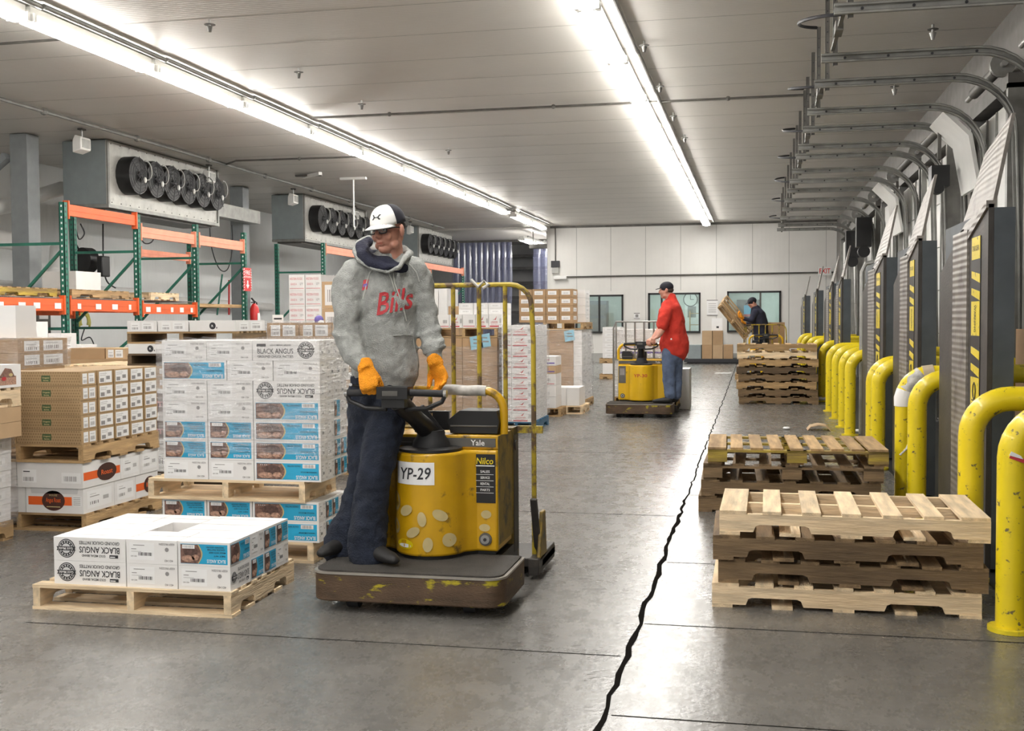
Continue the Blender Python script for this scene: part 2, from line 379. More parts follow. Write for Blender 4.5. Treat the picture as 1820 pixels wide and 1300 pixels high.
# floor joints: one saw cut along the aisle, cross joints
f = MB(); pts = []; y = 2.0
while y < 37:
    pts.append((-.525 + random.uniform(-.012, .012), y, random.uniform(.007, .017) if y < 9 else .007)); y += .13
for a, b in zip(pts, pts[1:]): f.poly([(a[0] - a[2], a[1], .0015), (a[0] + a[2], a[1], .0015), (b[0] + b[2], b[1], .0015), (b[0] - b[2], b[1], .0015)], 'crack')
for x0, x1, y in ((-.5, 1.2, 5.25), (-3.4, -.55, 4.72), (-.5, 1.2, 6.62), (-.5, 1.2, 4.0), (-3, -.55, 8.2), (-.5, 1.2, 9.2), (-2.5, -.55, 12), (-.5, 1.2, 13.5), (-3, 1, 18), (-3, 1, 24)):
    f.box(x0, x1, y - .003, y + .003, .0005, .0015, 'crack')
struct(f.build('trim_1'))
# dark pit steel along the dock edge
f = MB(); f.box(1.24, 2.6, -2, 37.9, .001, .004, 'black'); struct(f.build('trim_2'))
f = MB(); f.box(-14.2, -14, -6, 46, 0, ZC, 'wall_left'); struct(f.build('wall_left'))
f = MB(); f.box(2.62, 2.9, 1.0, 38, 0, ZC, 'dock_wall'); struct(f.build('wall_right'))
f = MB(); f.box(-15, -6.8, 46, 46.2, 0, ZC, 'grey_panel'); struct(f.build('wall_back_2'))
f = MB(); f.box(-6.95, -6.8, 38.2, 46, 0, ZC - .05, 'wall_panel'); struct(f.build('wall_passage'))
# back wall with three window openings
WIN = [(-5.95, -4.31, .98, 2.28), (-3.475, -1.735, .98, 2.32), (-.87, .87, 1.0, 2.35)]
f = MB(); xs = -6.8
for x0, x1, z0, z1 in WIN:
    f.box(xs, x0, 38, 38.2, 0, ZC, 'wall_panel'); f.box(x0, x1, 38, 38.2, 0, z0, 'wall_panel'); f.box(x0, x1, 38, 38.2, z1, ZC, 'wall_panel'); xs = x1
f.box(xs, 2.62, 38, 38.2, 0, ZC, 'wall_panel')
for x in (-5.9, -4.73, -3.56, -2.39, -1.22, -.05, 1.12, 2.29): f.box(x - .008, x + .008, 37.994, 38, 2.4 if -6 < x < 1 and any(a < x < b for a, b, _, _ in WIN) else 0, ZC, 'grey_panel')
struct(f.build('wall_back'))
f = MB(); f.box(-6.8, 2.62, 37.93, 38, ZC - .07, ZC, 'galv_dark'); f.box(-6.8, 2.62, 37.9, 38, 0, .3, 'grey_panel'); struct(f.build('trim_3'))
for i, (x0, x1, z0, z1) in enumerate(WIN):
    f = MB(); t = .06
    f.box(x0, x1, 37.96, 38.1, z1 - t, z1, 'black'); f.box(x0, x1, 37.92, 38.1, z0, z0 + t, 'black'); f.box(x0, x0 + t, 37.96, 38.1, z0, z1, 'black'); f.box(x1 - t, x1, 37.96, 38.1, z0, z1, 'black')
    xm = x0 + (x1 - x0) * (.26 if i == 1 else .5 if i == 0 else .62); f.box(xm - .03, xm + .03, 37.98, 38.08, z0, z1, 'black' if i < 2 else 'galv_dark')
    o = struct(f.build('window_%d' % (i + 1)))
    g = MB(); g.box(x0 + t, x1 - t, 38.03, 38.04, z0 + t, z1 - t, 'pane'); g.build('glass_pane', o)
# lit offices behind the windows
f = MB(); f.box(-6.8, 2.62, 41.4, 41.5, 0, 3, 'interior'); f.box(-6.8, 2.62, 38.2, 41.4, 2.9, 3, 'interior'); f.box(-6.8, 2.62, 38.2, 41.4, 0.005, .02, 'interior_dark')
f.box(-6.8, -6.7, 38.2, 41.4, 0, 3, 'interior'); f.box(-4.0, -3.9, 38.2, 41.4, 0, 3, 'interior'); f.box(-1.35, -1.25, 38.2, 41.4, 0, 3, 'interior'); f.box(2.5, 2.6, 38.2, 41.4, 0, 3, 'interior')
struct(f.build('wall_offices'))
for x, s in ((-5.3, 22), (-2.6, 30), (.6, 34)):
    ld = bpy.data.lights.new('office_light', 'AREA'); ld.energy = s; ld.size = 1.2; ld.color = (.85, 1, .93)
    lo = bpy.data.objects.new('office_light', ld); C.objects.link(lo); lo.location = (x, 39.6, 2.85)
def simple(name, label, cat, fn, loc=(0, 0, 0), group=None, bevel=0, rz=0):
    f = MB(); fn(f); return tag(f.build(name, None, loc, rz, bevel), label, cat, group)
t = thing('filing_cabinet', 'dark cabinet standing in the lit office seen through the left back window', 'cabinet', (-5.5, 40.4, .021))
f = MB(); f.box(-.35, .35, -.3, .3, 0, 2.1, 'interior_dark'); f.build('body', t, bevel=.01)
for k in range(4):
    f = MB(); f.box(-.32, .32, -.33, -.3, .1 + k * .48, .52 + k * .48, 'galv_dark'); f.build('drawer', t)
t = thing('wall_clock', 'round white clock on the office wall behind the red shirt', 'clock', (-2.25, 41.38, 2.15))
f = MB(); f.cyl((0, 0, 0), (0, -.04, 0), .26, 'black', 24); f.build('case', t); f = MB(); f.cyl((0, -.041, 0), (0, -.045, 0), .23, 'white_paint', 24); f.box(-.01, .01, -.05, -.046, 0, .16, 'ink'); f.box(0, .12, -.05, -.046, -.01, .01, 'ink'); f.build('dial', t)
simple('bulletin_board', 'pale notice board with papers inside the middle office', 'notice board', lambda f: (f.box(-.5, .5, -.03, 0, 0, 1.0, 'label'), f.box(-.4, -.1, -.035, -.03, .5, .9, 'grey_ink'), f.box(.05, .4, -.035, -.03, .1, .6, 'faint_ink')), (-1.95, 41.38, 1.0))
simple('office_shelf', 'yellowish shelf unit inside the middle office window', 'shelf', lambda f: [f.box(-.3, .3, -.3, 0, z, z + .03, 'brown_card_light') for z in (.4, .8, 1.2, 1.6)] + [f.box(x, x + .03, -.3, 0, 0, 1.7, 'brown_card_light') for x in (-.33, .3)], (-1.9, 40.5, .021))
simple('office_door', 'blue and red framed poster door inside the right office', 'door', lambda f: (f.box(-.4, .4, -.05, 0, 0, 2.1, 'galv_dark'), f.box(-.15, .15, -.06, -.05, 1.5, 1.9, 'cyan'), f.box(-.15, .15, -.062, -.06, 1.5, 1.58, 'red_ink')), (-.2, 41.25, .021))
# back wall fittings
simple('wall_conduit', 'thin grey pipe running along the back wall above the windows', 'conduit', lambda f: f.cyl((-6.5, 37.95, 2.9), (2.6, 37.95, 2.93), .025, 'galv_dark'))
simple('wall_camera', 'small dark junction box high on the back wall below a vertical pipe', 'junction box', lambda f: (f.box(-.14, .14, -.12, 0, -.1, .12, 'ink'), f.box(-.12, .12, -.1, 0, -.3, -.1, 'grey_panel'), f.cyl((0, -.04, .12), (0, -.04, 1.28), .02, 'galv_dark')), (-6.62, 37.98, 3.33))
simple('junction_box', 'pale junction box at the left end of the wall conduit', 'junction box', lambda f: f.box(-.22, .22, -.1, 0, -.06, .06, 'white_paint'), (-6.45, 37.93, 2.88), bevel=.01)
def notice(f, w, h):
    f.box(-w / 2, w / 2, -.01, 0, 0, h, 'label'); f.box(-w / 2, w / 2, -.012, -.01, h - .03, h, 'grey_ink'); f.box(-w / 2, w / 2, -.012, -.01, 0, .02, 'grey_ink')
    for k in range(5): f.box(-w * .35, w * .35, -.013, -.011, h * (.2 + .13 * k), h * (.25 + .13 * k), 'faint_ink')
simple('notice_sign', 'white text notice between the middle and right back windows', 'sign', lambda f: notice(f, .36, .52), aY(1266, 561, 37.99))
simple('small_notice', 'small white no-entry notice left of the middle back window', 'sign', lambda f: (notice(f, .2, .2), f.cyl((0, -.014, .1), (0, -.016, .1), .05, 'grey_ink')), aY(1132, 567, 37.99))
p = aY(1466, 489, 37.5)
t = thing('exit_sign', 'small white exit sign with a red E near the dock end of the back wall', 'sign', p)
f = MB(); f.box(-.2, .2, 0, .1, 0, .26, 'white_paint'); f.build('housing', t); f = MB(); f.text('EXIT', (0, -.003, .13), (1, 0, 0), (0, 0, 1), .16, 'exit_red', .34); f.build('lettering', t)
# ------------------------------------------------------------------ strip curtain in the passage
t = thing('strip_curtain', 'bluish clear vinyl strip curtain hanging across the far passage', 'curtain', (-9.5, 43.2, 0))
f = MB(); f.box(-3, 2.7, -.05, .05, 4.5, 4.58, 'galv_dark'); f.build('rail', t)
for i in range(24):
    x = -2.1 + i * .205 * .48 if i < 20 else 1.25 + (i - 20) * .3
    if i < 20: x = -2.1 + i * .118
    f = MB(); n = 10; w_ = .1 if i < 20 else .17; ph = random.uniform(0, 6)
    vs = []; fs = []
    for j in range(n + 1):
        z = .3 + 4.2 * j / n; sw = .05 * math.sin(j * .7 + ph) * (1 - j / n)
        for k, q in enumerate((-1, -.5, 0, .5, 1)): vs.append((x + q * w_ + sw, (-.03 if i % 2 else .03) + .03 * q * q + random.uniform(-.004, .004), z))
    for j in range(n):
        for k in range(4): a = j * 5 + k; fs.append((a, a + 1, a + 6, a + 5))
    f.add(vs, fs, 'curtain_vinyl'); f.build('strip', t, sharp=80)
simple('freezer_shelving', 'dark grey shelving glimpsed through the gap in the strip curtain', 'shelf', lambda f: [f.box(-1.2, 1.2, -.2, .2, z, z + .12, 'galv_dark') for z in (1.0, 1.7, 2.3, 2.9, 3.5, 4.0)] + [f.box(x, x + .08, -.2, .2, 0, 4.2, 'galv_dark') for x in (-1.2, 1.12)], (-9.3, 45.4, 0))
# ------------------------------------------------------------------ ceiling: seams, conduits, sprinklers
f = MB(); y = 5.2
while y < 38: f.box(-14, 2.6, y - .003, y + .003, ZC - .002, ZC + .01, 'galv'); y += 1.17
struct(f.build('trim_4'))
def pipe(label, pts, r=.02, mat='galv_dark', clips=0):
    f = MB(); pts = [Vector(p) for p in pts]; f.tube(pts, r, mat, 8)
    for a, b in zip(pts, pts[1:]):
        n = int((b - a).length / 2.4) if clips else 0
        for k in range(n): c = a.lerp(b, (k + .5) / n); f.ell(c, (r * 2, r * 2, r * 2), mat, n=8)
    return tag(f.build('ceiling_conduit'), label, 'conduit')
z = ZC - .05
pipe('thin conduit crossing the ceiling above both light rows', [(-6.7, 16.5, z), (.9, 16.5, z)], .018, clips=1)
pipe('long pale conduit along the ceiling in front of the fan units', [(-10.35, 6, z), (-10.3, 37, z)], .03, 'galv', clips=1)
pipe('conduit branching from the left light row towards the fan units', [(-7.3, 20.6, z), (-9.9, 20.5, z), (-10.3, 20.9, z)], .018, clips=1)
pipe('conduit crossing the ceiling at the upper left', [(-7.5, 11.3, z), (-11, 11.4, z)], .015)
for i, (px, py) in enumerate(((373, 52), (531, 135), (643, 191), (797, 272), (1145, 88), (1173, 160), (1197, 212), (1217, 250), (1590, 160), (1658, 60))):
    p = G(px, py, ZC - .1); big = i >= 8
    t = thing('sprinkler_head', ['small ceiling sprinkler nearest the left light row, upper left', 'second ceiling sprinkler right of the left light row', 'third ceiling sprinkler right of the left light row', 'farthest ceiling sprinkler beside the left light row', 'ceiling sprinkler nearest the viewer right of the right light row', 'second ceiling sprinkler right of the right light row', 'third ceiling sprinkler right of the right light row', 'fourth ceiling sprinkler right of the right light row', 'shiny sprinkler between the overhead door tracks, farther one', 'shiny sprinkler between the nearest overhead door tracks'][i], 'sprinkler', (p.x, p.y, ZC), group='ceiling sprinklers')
    f = MB(); k = 1.3 if big else 1; f.cyl((0, 0, 0), (0, 0, -.07 * k), .012 * k, 'steel'); f.cyl((0, 0, -.05), (0, 0, -.055), .06, 'galv_dark', 12); f.build('stem', t)
    f = MB(); f.cyl((0, 0, -.07 * k), (0, 0, -.13 * k), .03 * k, 'steel' if big else 'galv_dark', 12, .016); f.build('deflector', t)
# ------------------------------------------------------------------ fluorescent rows
def light_fixture(label, loc, group, right=1):
    t = thing('fluorescent_fixture', label, 'ceiling light', loc, group=group)
    f = MB(); f.box(-.07, .07, -1.16, 1.16, .045, .125, 'white_paint'); f.prism([(-.10, -1.16, .045), (-.05, -1.16, .03), (.05, -1.16, .03), (.10, -1.16, .045)], (0, 2.32, 0), 'white_paint'); f.build('housing', t)
    f = MB(); f.cyl((.23, -1.18, .105), (.23, 1.18, .105), .03, 'galv', 10); f.build('wireway', t)
    f = MB(); f.loft([(0, -1.13, 0), (0, 1.13, 0)], [(.115, .045)] * 2, 'tube_glow', 12, side=(1, 0, 0)); f.build('diffuser', t)
    for q in (-1.17, 1.12): f = MB(); f.box(-.12, .12, q, q + .045, -.03, .05, 'white_paint'); f.build('end_socket', t)
    return t
LZ = 4.48
fx = None
for row, (xa, xb, lab) in enumerate(((-7.2, -6.85, 'left'), (-1.6, -1.5, 'right'))):
    n = 18
    for i in range(n):
        y = 37.0 - 1.2 - i * 2.36
        if y < -5: break
        if row == 0 and i == 1: y += 0
        if row == 0 and i >= 2: y -= .9
        x = xa + (xb - xa) * min(1, max(0, (y - 8) / 29))
        lb = 'glowing fluorescent fixture in the %s ceiling row, %s from the back wall' % (lab, NTH[i]); gp = '%s ceiling light row' % lab
        fx = light_fixture(lb, (x, y, LZ), gp) if fx is None else dup(fx, (x, y, LZ), 0, lb, gp)
for i, (x, y) in enumerate(((-7.9, 39.6), (-7.75, 41.9))):
    dup(fx, (x, y, LZ - .25), 0, 'glowing fluorescent fixture in the far passage, %s the strip curtain' % ('away from', 'next to')[i], 'passage ceiling lights')
simple('unit_heater', 'small dark hanging unit in the far passage beside the wall corner', 'heater', lambda f: (f.box(-.35, .35, -.2, .2, 0, .15, 'galv_dark'), f.cyl((-.25, 0, .15), (-.25, 0, .6), .02, 'galv_dark'), f.cyl((.25, 0, .15), (.25, 0, .6), .02, 'galv_dark')), (-7.35, 39.0, 3.95))
# ------------------------------------------------------------------ left wall: columns, pipes
def column(label, x, y, w_=.33):
    t = thing('steel_column', label, 'column', (x, y, 0), group='grey columns behind the rack')
    f = MB(); f.box(-w_ / 2, w_ / 2, -w_ / 2, w_ / 2, 0, ZC - .01, 'col_paint'); f.build('shaft', t, bevel=.01)
    f = MB(); f.box(-w_ / 2 - .05, w_ / 2 + .05, -w_ / 2 - .05, w_ / 2 + .05, .002, .03, 'col_paint'); f.build('base_plate', t)
    return t
c1 = column('grey square column at the far left with a diagonal brace', -12.1, 17.05)
f = MB(); f.bar((-.2, -.17, 4.25), (-1.5, -.17, 3.3), .16, .12, 'col_paint'); f.build('brace', c1)
column('grey column between the first and second fan units', -11.9, 24.8)
column('grey column behind the worker, between the second and third fan units', -11.9, 33.0)
def fat(label, pts, r, mat='white_paint'):
    f = MB(); f.tube(pts, r, mat, 14); return tag(f.build('insulated_pipe'), label, 'pipe')
fat('thick white insulated pipe running behind the left column', [aX(-30, 375, -12.6), aX(30, 362, -12.6), aX(110, 335, -12.6)], .13)
fat('thick white pipe elbow with a hanging loop below the first fan unit', [(-13.4, 15.6, 3.1), (-13.3, 16.6, 3.0), (-13.2, 17.6, 2.95), (-13.1, 18.3, 2.9), (-13.1, 18.5, 2.6), (-13.1, 18.5, 2.3), (-13.2, 18.9, 2.15), (-13.2, 19.5, 2.4), (-13.2, 19.6, 2.9)], .17)
fat('pale pipe along the left wall under the rack beams', [(-13.8, 15, 2.15), (-13.8, 23.5, 2.1)], .12)
fat('pale pipe along the left wall left of the pink printed boxes', [(-13.7, 24.5, 1.95), (-13.7, 30.5, 1.85)], .12)
def cable(label, pts, r=.012, mat='ink'):
    f = MB(); P = [Vector(p) for p in pts]; out = []
    for i in range(len(P) - 1):
        a, b, c, d = P[max(i - 1, 0)], P[i], P[i + 1], P[min(i + 2, len(P) - 1)]
        for k in range(6):
            s = k / 6; out.append(.5 * ((2 * b) + (c - a) * s + (2 * a - 5 * b + 4 * c - d) * s * s + (3 * b - a - 3 * c + d) * s ** 3))
    out.append(P[-1]); f.tube(out, r, mat, 6); return tag(f.build('cable'), label, 'cable')
X = -11.9
cable('dark cable hanging in a loop right of the first fan unit', [aX(372, 390, X), aX(376, 440, X), aX(390, 478, X), aX(405, 478, X), aX(413, 440, X), aX(412, 400, X)])
cable('dark cable loop inside the second rack bay', [aX(133, 395, X), aX(140, 425, X), aX(150, 415, X), aX(143, 398, X)])
cable('thin cable hanging in an arc behind the third rack upright', [aX(248, 415, X), aX(256, 432, X), aX(270, 430, X), aX(277, 412, X)])
cable('thin dark cable hanging down the left wall beside a switch box', [aX(183, 398, -12.5), aX(184, 470, -12.5), aX(190, 500, -12.5), aX(205, 512, -12.5)], .015)
simple('hoist_control', 'black hanging control box on the left wall', 'control box', lambda f: f.box(-.06, .06, -.14, .14, -.2, .2, 'black'), aX(184, 474, -12.4), bevel=.02)
simple('wall_fan', 'round black fan mounted on the left wall behind the rack', 'fan', lambda f: (f.cyl((0, -.1, 0), (.06, .1, 0), .25, 'black', 20), f.ell((.1, 0, 0), (.08, .08, .08), 'galv_dark'), f.tube([(0, 0, 0), (-.3, 0, .5)], .02, 'black')), aX(151, 463, -12.9))
simple('hose_coil', 'yellow coiled hose hanging on the left wall under the rack', 'hose', lambda f: [f.tube(arc((0, 0, random.uniform(-.05, .05)), .13 + .02 * k, -.6, 3.8, 14, (0, 1, 0), (0, 0, 1)), .022, 'hose_yellow') for k in range(4)], aX(150, 572, -13))
cable('thin dark wire trailing down the left wall below the yellow hose', [aX(150, 585, -13), aX(145, 605, -13), aX(160, 600, -13), aX(170, 618, -13), aX(182, 626, -13)], .012)
simple('broom_rack', 'green and red broom handles leaning by the wall beside the extinguisher', 'brooms', lambda f: (f.cyl(aX(395, 488, X), aX(386, 560, X), .02, 'green_rack'), f.cyl(aX(407, 498, X), aX(407, 560, X), .02, 'red_paint')))
for i, (px, py, lb) in enumerate(((190, 600, 0), (208, 590, 0))): pass
simple('breaker_panel', 'grey breaker panel on the column base, lower left', 'electrical panel', lambda f: (f.box(0, .12, -.2, .2, 0, 1.0, 'galv_dark'), f.box(.12, .13, -.12, .12, .2, .35, 'label'), f.box(.12, .13, -.12, .12, .6, .75, 'label')), (-11.93, 17.05, .9))
# ------------------------------------------------------------------ evaporators with six fans
def evaporator(label, y0, L):
    z0, z1 = 3.5, ZC - .02; D = .85
    t = thing('evaporator_unit', label, 'cooling unit', (-11, y0, z0), group='ceiling hung fan coolers')
    h = z1 - z0
    f = MB(); f.box(-D, -.012, 0, L, 0, h, 'evap_side'); f.build('casing', t, bevel=.01)
    f = MB(); f.box(-.012, 0, .0, L, 0, h, 'evap_face')
    for k in range(14):
        f.ell((.004, L * (k + .5) / 14, .04), (.008, .012, .012), 'galv_dark', n=6); f.ell((.004, L * (k + .5) / 14, h - .05), (.008, .012, .012), 'galv_dark', n=6)
    f.box(0, .03, 0, .05, 0, h, 'galv'); f.box(0, .03, L - .05, L, 0, h, 'galv'); f.build('front_panel', t)
    f = MB(); f.box(-D, .03, 0, L, -.06, 0, 'galv'); f.box(-D + .1, -.1, .1, L - .1, -.1, -.06, 'galv_dark'); f.build('drain_pan', t)
    n = 6; sp = (L - .55) / n; r = min(.34, h * .31)
    for k in range(n):
        yc = .32 + sp * (k + .5); zc = h * .5
        c = thing_part('fan', t)
        f = MB(); f.loft([(0, yc, zc), (.22, yc, zc), (.26, yc, zc)], [(r, r), (r, r), (r * .97, r * .97)], 'black', 20); f.build('fan_collar', c)
        f = MB()
        for q in range(5):
            rr = r * (.2 + .17 * q); f.tube(arc((.275 + .03 * (1 - q / 4), yc, zc), rr, 0, 2 * PI, 18, (0, 1, 0), (0, 0, 1)), .005, 'ink', 5)
        for q in range(8):
            a = q * PI / 4; f.bar((.31, yc, zc), (.27, yc + r * math.cos(a), zc + r * math.sin(a)), .008, .008, 'ink')
        f.build('guard', c)
        f = MB(); f.cyl((.1, yc, zc), (.29, yc, zc), .07, 'black', 12)
        f.tube(arc((.34, yc + .12, zc + .1), .17, -1.9, 1.9, 12, (0, 1, 0), (0, 0, 1)), .014, 'galv', 6); f.ell((.35, yc + .05, zc - .08), (.03, .03, .06), 'white_paint', n=8); f.build('motor', c)
    return t
def thing_part(name, parent):
    o = bpy.data.objects.new(name, None); C.objects.link(o); o.parent = parent; return o
evaporator('big grey ceiling cooler with six black fans, nearest the viewer', 17.75, 4.15)
evaporator('middle ceiling cooler with six black fans, left of the man in the cap', 26.5, 4.6)
evaporator('farthest ceiling cooler with six black fans, next to the strip curtain', 36.3, 4.4)
def flood(label, p):
    t = thing('flood_light', label, 'flood light', p, group='small white flood lights')
    f = MB(); f.prism([(-.12, -.2, -.02), (.1, -.2, .04), (.1, -.2, .26), (-.06, -.2, .3), (-.12, -.2, .2)], (0, .4, 0), 'white_paint'); f.build('housing', t, bevel=.02)
    f = MB(); f.box(.1, .112, -.15, .15, .07, .23, 'galv'); f.build('lens', t)
    f = MB(); f.cyl((0, 0, .28), (0, 0, .42), .02, 'steel'); f.box(-.06, .06, -.08, .08, .4, .43, 'galv_dark'); f.build('bracket', t)
    t.scale = (.72, .72, .9)
    return t
Xf = -10.75
for px, py, lb in ((160, 276, 'white flood light at the near corner of the first cooler'), (381, 330, 'white flood light at the far end of the first cooler'), (528, 361, 'white flood light at the near corner of the second cooler'), (636, 388, 'white flood light at the far end of the second cooler'), (733, 408, 'white flood light at the near corner of the third cooler')):
    p = aX(px, py, Xf); p.z = 4.22; p.y -= .22; flood(lb, p)
t = thing('ceiling_bracket', 'pale cross bracket with hanging rod under the ceiling left of the cap', 'bracket', (G(628, 318, ZC - .03).x, G(628, 318, ZC - .03).y, ZC))
f = MB(); f.box(-.3, .3, -.05, .05, -.05, 0, 'white_paint'); f.build('plate', t); f = MB(); f.bar((-.9, -.7, -.05), (-.3, -1.2, -.05), .08, .06, 'white_paint'); f.build('arm', t); f = MB(); f.box(-1.0, -.4, -.9, -.82, -.06, -.02, 'galv_dark'); f.build('channel', t); f = MB(); f.cyl((0, 0, -.05), (0, 0, -1.1), .018, 'white_paint'); f.build('rod', t)
simple('duct_beam', 'white horizontal duct between the first cooler and the next column', 'duct', lambda f: f.box(-.15, .15, 0, 3.0, 0, .3, 'galv'), (-11.6, 21.95, 3.75))
simple('duct_tube', 'white pipe between the second cooler and the worker', 'pipe', lambda f: f.cyl((0, 0, 0), (0, 2.2, 0), .14, 'white_paint'), (-11.5, 31.3, 3.75))
# ================================================================== PALLET RACK
RX, RB = -9.5, -10.62
def upright(label, y, z1=3.13, xr=RX, xb=RB):
    t = thing('pallet_rack_upright', label, 'rack frame', (xr, y, 0), group='green pallet rack frames')
    d = xb - xr
    for x, nm in ((0, 'post'), (d, 'post')):
        f = MB(); f.box(x - .04, x + .04, -.045, -.035, 0, z1, 'green_rack'); f.box(x - .04, x - .032, -.045, .04, 0, z1, 'green_rack'); f.box(x + .032, x + .04, -.045, .04, 0, z1, 'green_rack')
        z = .1
        while z < z1:
            f.box(x + .0401, x + .0405, -.02, .01, z, z + .03, 'ink'); f.box(x - .012, x + .012, -.0455, -.045, z, z + .03, 'label' if x == 0 else 'ink'); z += .08
        f.box(x - .07, x + .07, -.07, .07, .002, .012, 'green_rack'); f.build('post', t)
    f = MB()
    for z in (.35, 1.35, 2.55): f.bar((-.04, 0, z), (d + .04, 0, z), .03, .04, 'green_rack')
    f.bar((-.04, 0, 2.45), (d + .04, 0, 1.45), .03, .04, 'green_rack'); f.bar((d + .04, 0, .45), (-.04, 0, 1.25), .03, .04, 'green_rack'); f.build('brace', t)
    return t
ys = [14.22, 16.15, 18.05, 19.95]
upright('green rack frame holding the left end of the top orange beam', ys[0])
upright('green rack frame where the bright beam meets the faded beam', ys[1])
upright('green rack frame in the middle of the faded top beam', ys[2])
upright('green rack frame beside the fire extinguisher', ys[3])
upright('green rack frame behind the brown labelled boxes, left of the worker', 24.0, 3.2)
upright('farthest green rack frame beside the strip curtain', 36.5, 3.2)
upright('green rack frame between the worker and the far beam end', 31.0, 3.2)
def beam(label, x, y0, y1, z, mat, h=.13, tags=0):
    f = MB(); f.box(x - .03, x + .03, y0, y1, z, z + h, mat); f.box(x + .03, x + .034, y0, y1, z + h * .45, z + h * .55, mat)
    for k in range(tags):
        y = y0 + (y1 - y0) * (k + .5) / tags + random.uniform(-.05, .05); w_ = random.uniform(.03, .08)
        f.box(x + .034, x + .036, y - w_, y + w_, z + .03, z + .11, 'label')
    f.box(x - .04, x + .05, y0, y0 + .03, z - .05, z + h + .05, mat); f.box(x - .04, x + .05, y1 - .03, y1, z - .05, z + h + .05, mat)
    return tag(f.build('rack_beam', bevel=.004), label, 'rack beam', 'orange rack beams')
e = .055
beam('bright orange top beam on the nearest rack bay', RX, ys[0] + e, ys[1] - e, 2.95, 'orange_rack', .16)
beam('faded pink top beam on the middle rack bay', RX, ys[1] + e, ys[2] - e, 2.78, 'orange_faded', .17)
beam('faded pink top beam on the bay next to the extinguisher', RX, ys[2] + e, ys[3] - e, 2.78, 'orange_faded', .17)
beam('low orange beam with white tags at the left picture edge', RX, 12.2, ys[0] - e, 1.6, 'orange_rack', .17, 5)
beam('low orange beam with white tags on the second bay', RX, ys[0] + e, ys[1] - e, 1.6, 'orange_rack', .17, 4)
beam('low orange beam with white tags on the third bay', RX, ys[1] + e, ys[2] - e, 1.57, 'orange_rack', .16, 5)
beam('rear red-orange beam behind the second bay, low', RB, ys[1] + e, ys[2] - e, 1.6, 'orange_rack', .16)
beam('rear orange low beam behind the first bay', RB, ys[0] + e, ys[1] - e, 1.55, 'orange_rack', .14)
beam('rear faded beam high behind the last near bay', RB, ys[2] + e, ys[3] - e, 2.6, 'orange_faded', .13)
beam('orange top beam just left of the worker', RX, 24.06, 30.94, 2.98, 'orange_faded', .17)
beam('orange top beam ending at the strip curtain, right of the worker', RX, 31.06, 36.44, 2.98, 'orange_faded', .17)
beam('rear orange top beam behind the strip curtain end of the rack', RB, 31.06, 36.44, 2.98, 'orange_faded', .15)
f = MB(); f.box(RB, RX - .04, 18.1, 19.9, 1.7, 1.76, 'mid_y'); tag(f.build('rack_plank'), 'wooden plank lying across the bay beside the extinguisher', 'plank')
for y0, y1, lb in ((12.3, ys[0] - .08, 'wire deck of the low shelf at the picture edge'), (ys[0] + .08, ys[1] - .08, 'wire deck of the low shelf on the second bay'), (ys[1] + .08, ys[2] - .08, 'wire deck of the low shelf on the third bay')):
    f = MB(); z = 1.775
    n = int((y1 - y0) / .08)
    for k in range(n + 1): f.box(RB + .05, RX + .02, y0 + k * .08 - .004, y0 + k * .08 + .004, z, z + .008, 'galv')
    for k in range(6): x = RB + .05 + k * .21; f.box(x, x + .008, y0, y1, z + .008, z + .016, 'galv')
    tag(f.build('wire_deck'), lb, 'wire deck', 'wire decks on the rack')
# extinguisher and sign
p = aX(430, 498, -9.4)
t = thing('fire_extinguisher_sign', 'red and white striped fire extinguisher sign with a down arrow on the rack frame', 'sign', (-9.44, 19.95, 0))
f = MB(); W_, z0, z1 = .17, 2.02, 2.46
f.box(0, .01, -W_, W_, z0, z1, 'signal_red')
for k in range(9):
    z = z0 + k * .049
    for s in (-1, 1): f.prism([(.0105, s * W_, z), (.0105, s * (W_ - .035), z + .012), (.0105, s * (W_ - .035), z + .034), (.0105, s * W_, z + .022)], (.001, 0, 0), 'label')
f.text('FIRE', (.012, 0, z1 - .09), (0, 1, 0), (0, 0, 1), .08, 'label', .2); f.text('EXTINGUISHER', (.012, 0, z1 - .17), (0, 1, 0), (0, 0, 1), .04, 'label', .24)
f.prism([(.0105, -.07, z0 + .12), (.0105, 0, z0 + .04), (.0105, .07, z0 + .12), (.0105, .025, z0 + .12), (.0105, .025, z0 + .2), (.0105, -.025, z0 + .2), (.0105, -.025, z0 + .12)], (.001, 0, 0), 'label')
f.build('sign_plate', t)
t = thing('fire_extinguisher', 'red fire extinguisher hanging on the rack frame below its sign', 'fire extinguisher', (-9.3, 19.95, 1.3))
f = MB(); f.loft([(0, 0, 0), (0, 0, .02), (0, 0, .38), (0, 0, .44), (0, 0, .48)], [.07, .085, .085, .06, .03], 'red_paint', 18); f.build('cylinder', t)
f = MB(); f.loft([(0, 0, .48), (0, 0, .53)], [.02, .02], 'black'); f.bar((0, -.02, .53), (0, -.12, .58), .03, .015, 'black'); f.bar((0, -.02, .51), (0, -.12, .5), .03, .015, 'black'); f.build('valve', t)
f = MB(); f.tube([(0, .02, .52), (0, .1, .5), (0, .12, .35), (0, .1, .15)], .012, 'black'); f.build('hose', t); f = MB(); f.box(.084, .09, -.05, .05, .12, .3, 'label'); f.build('label_plate', t)
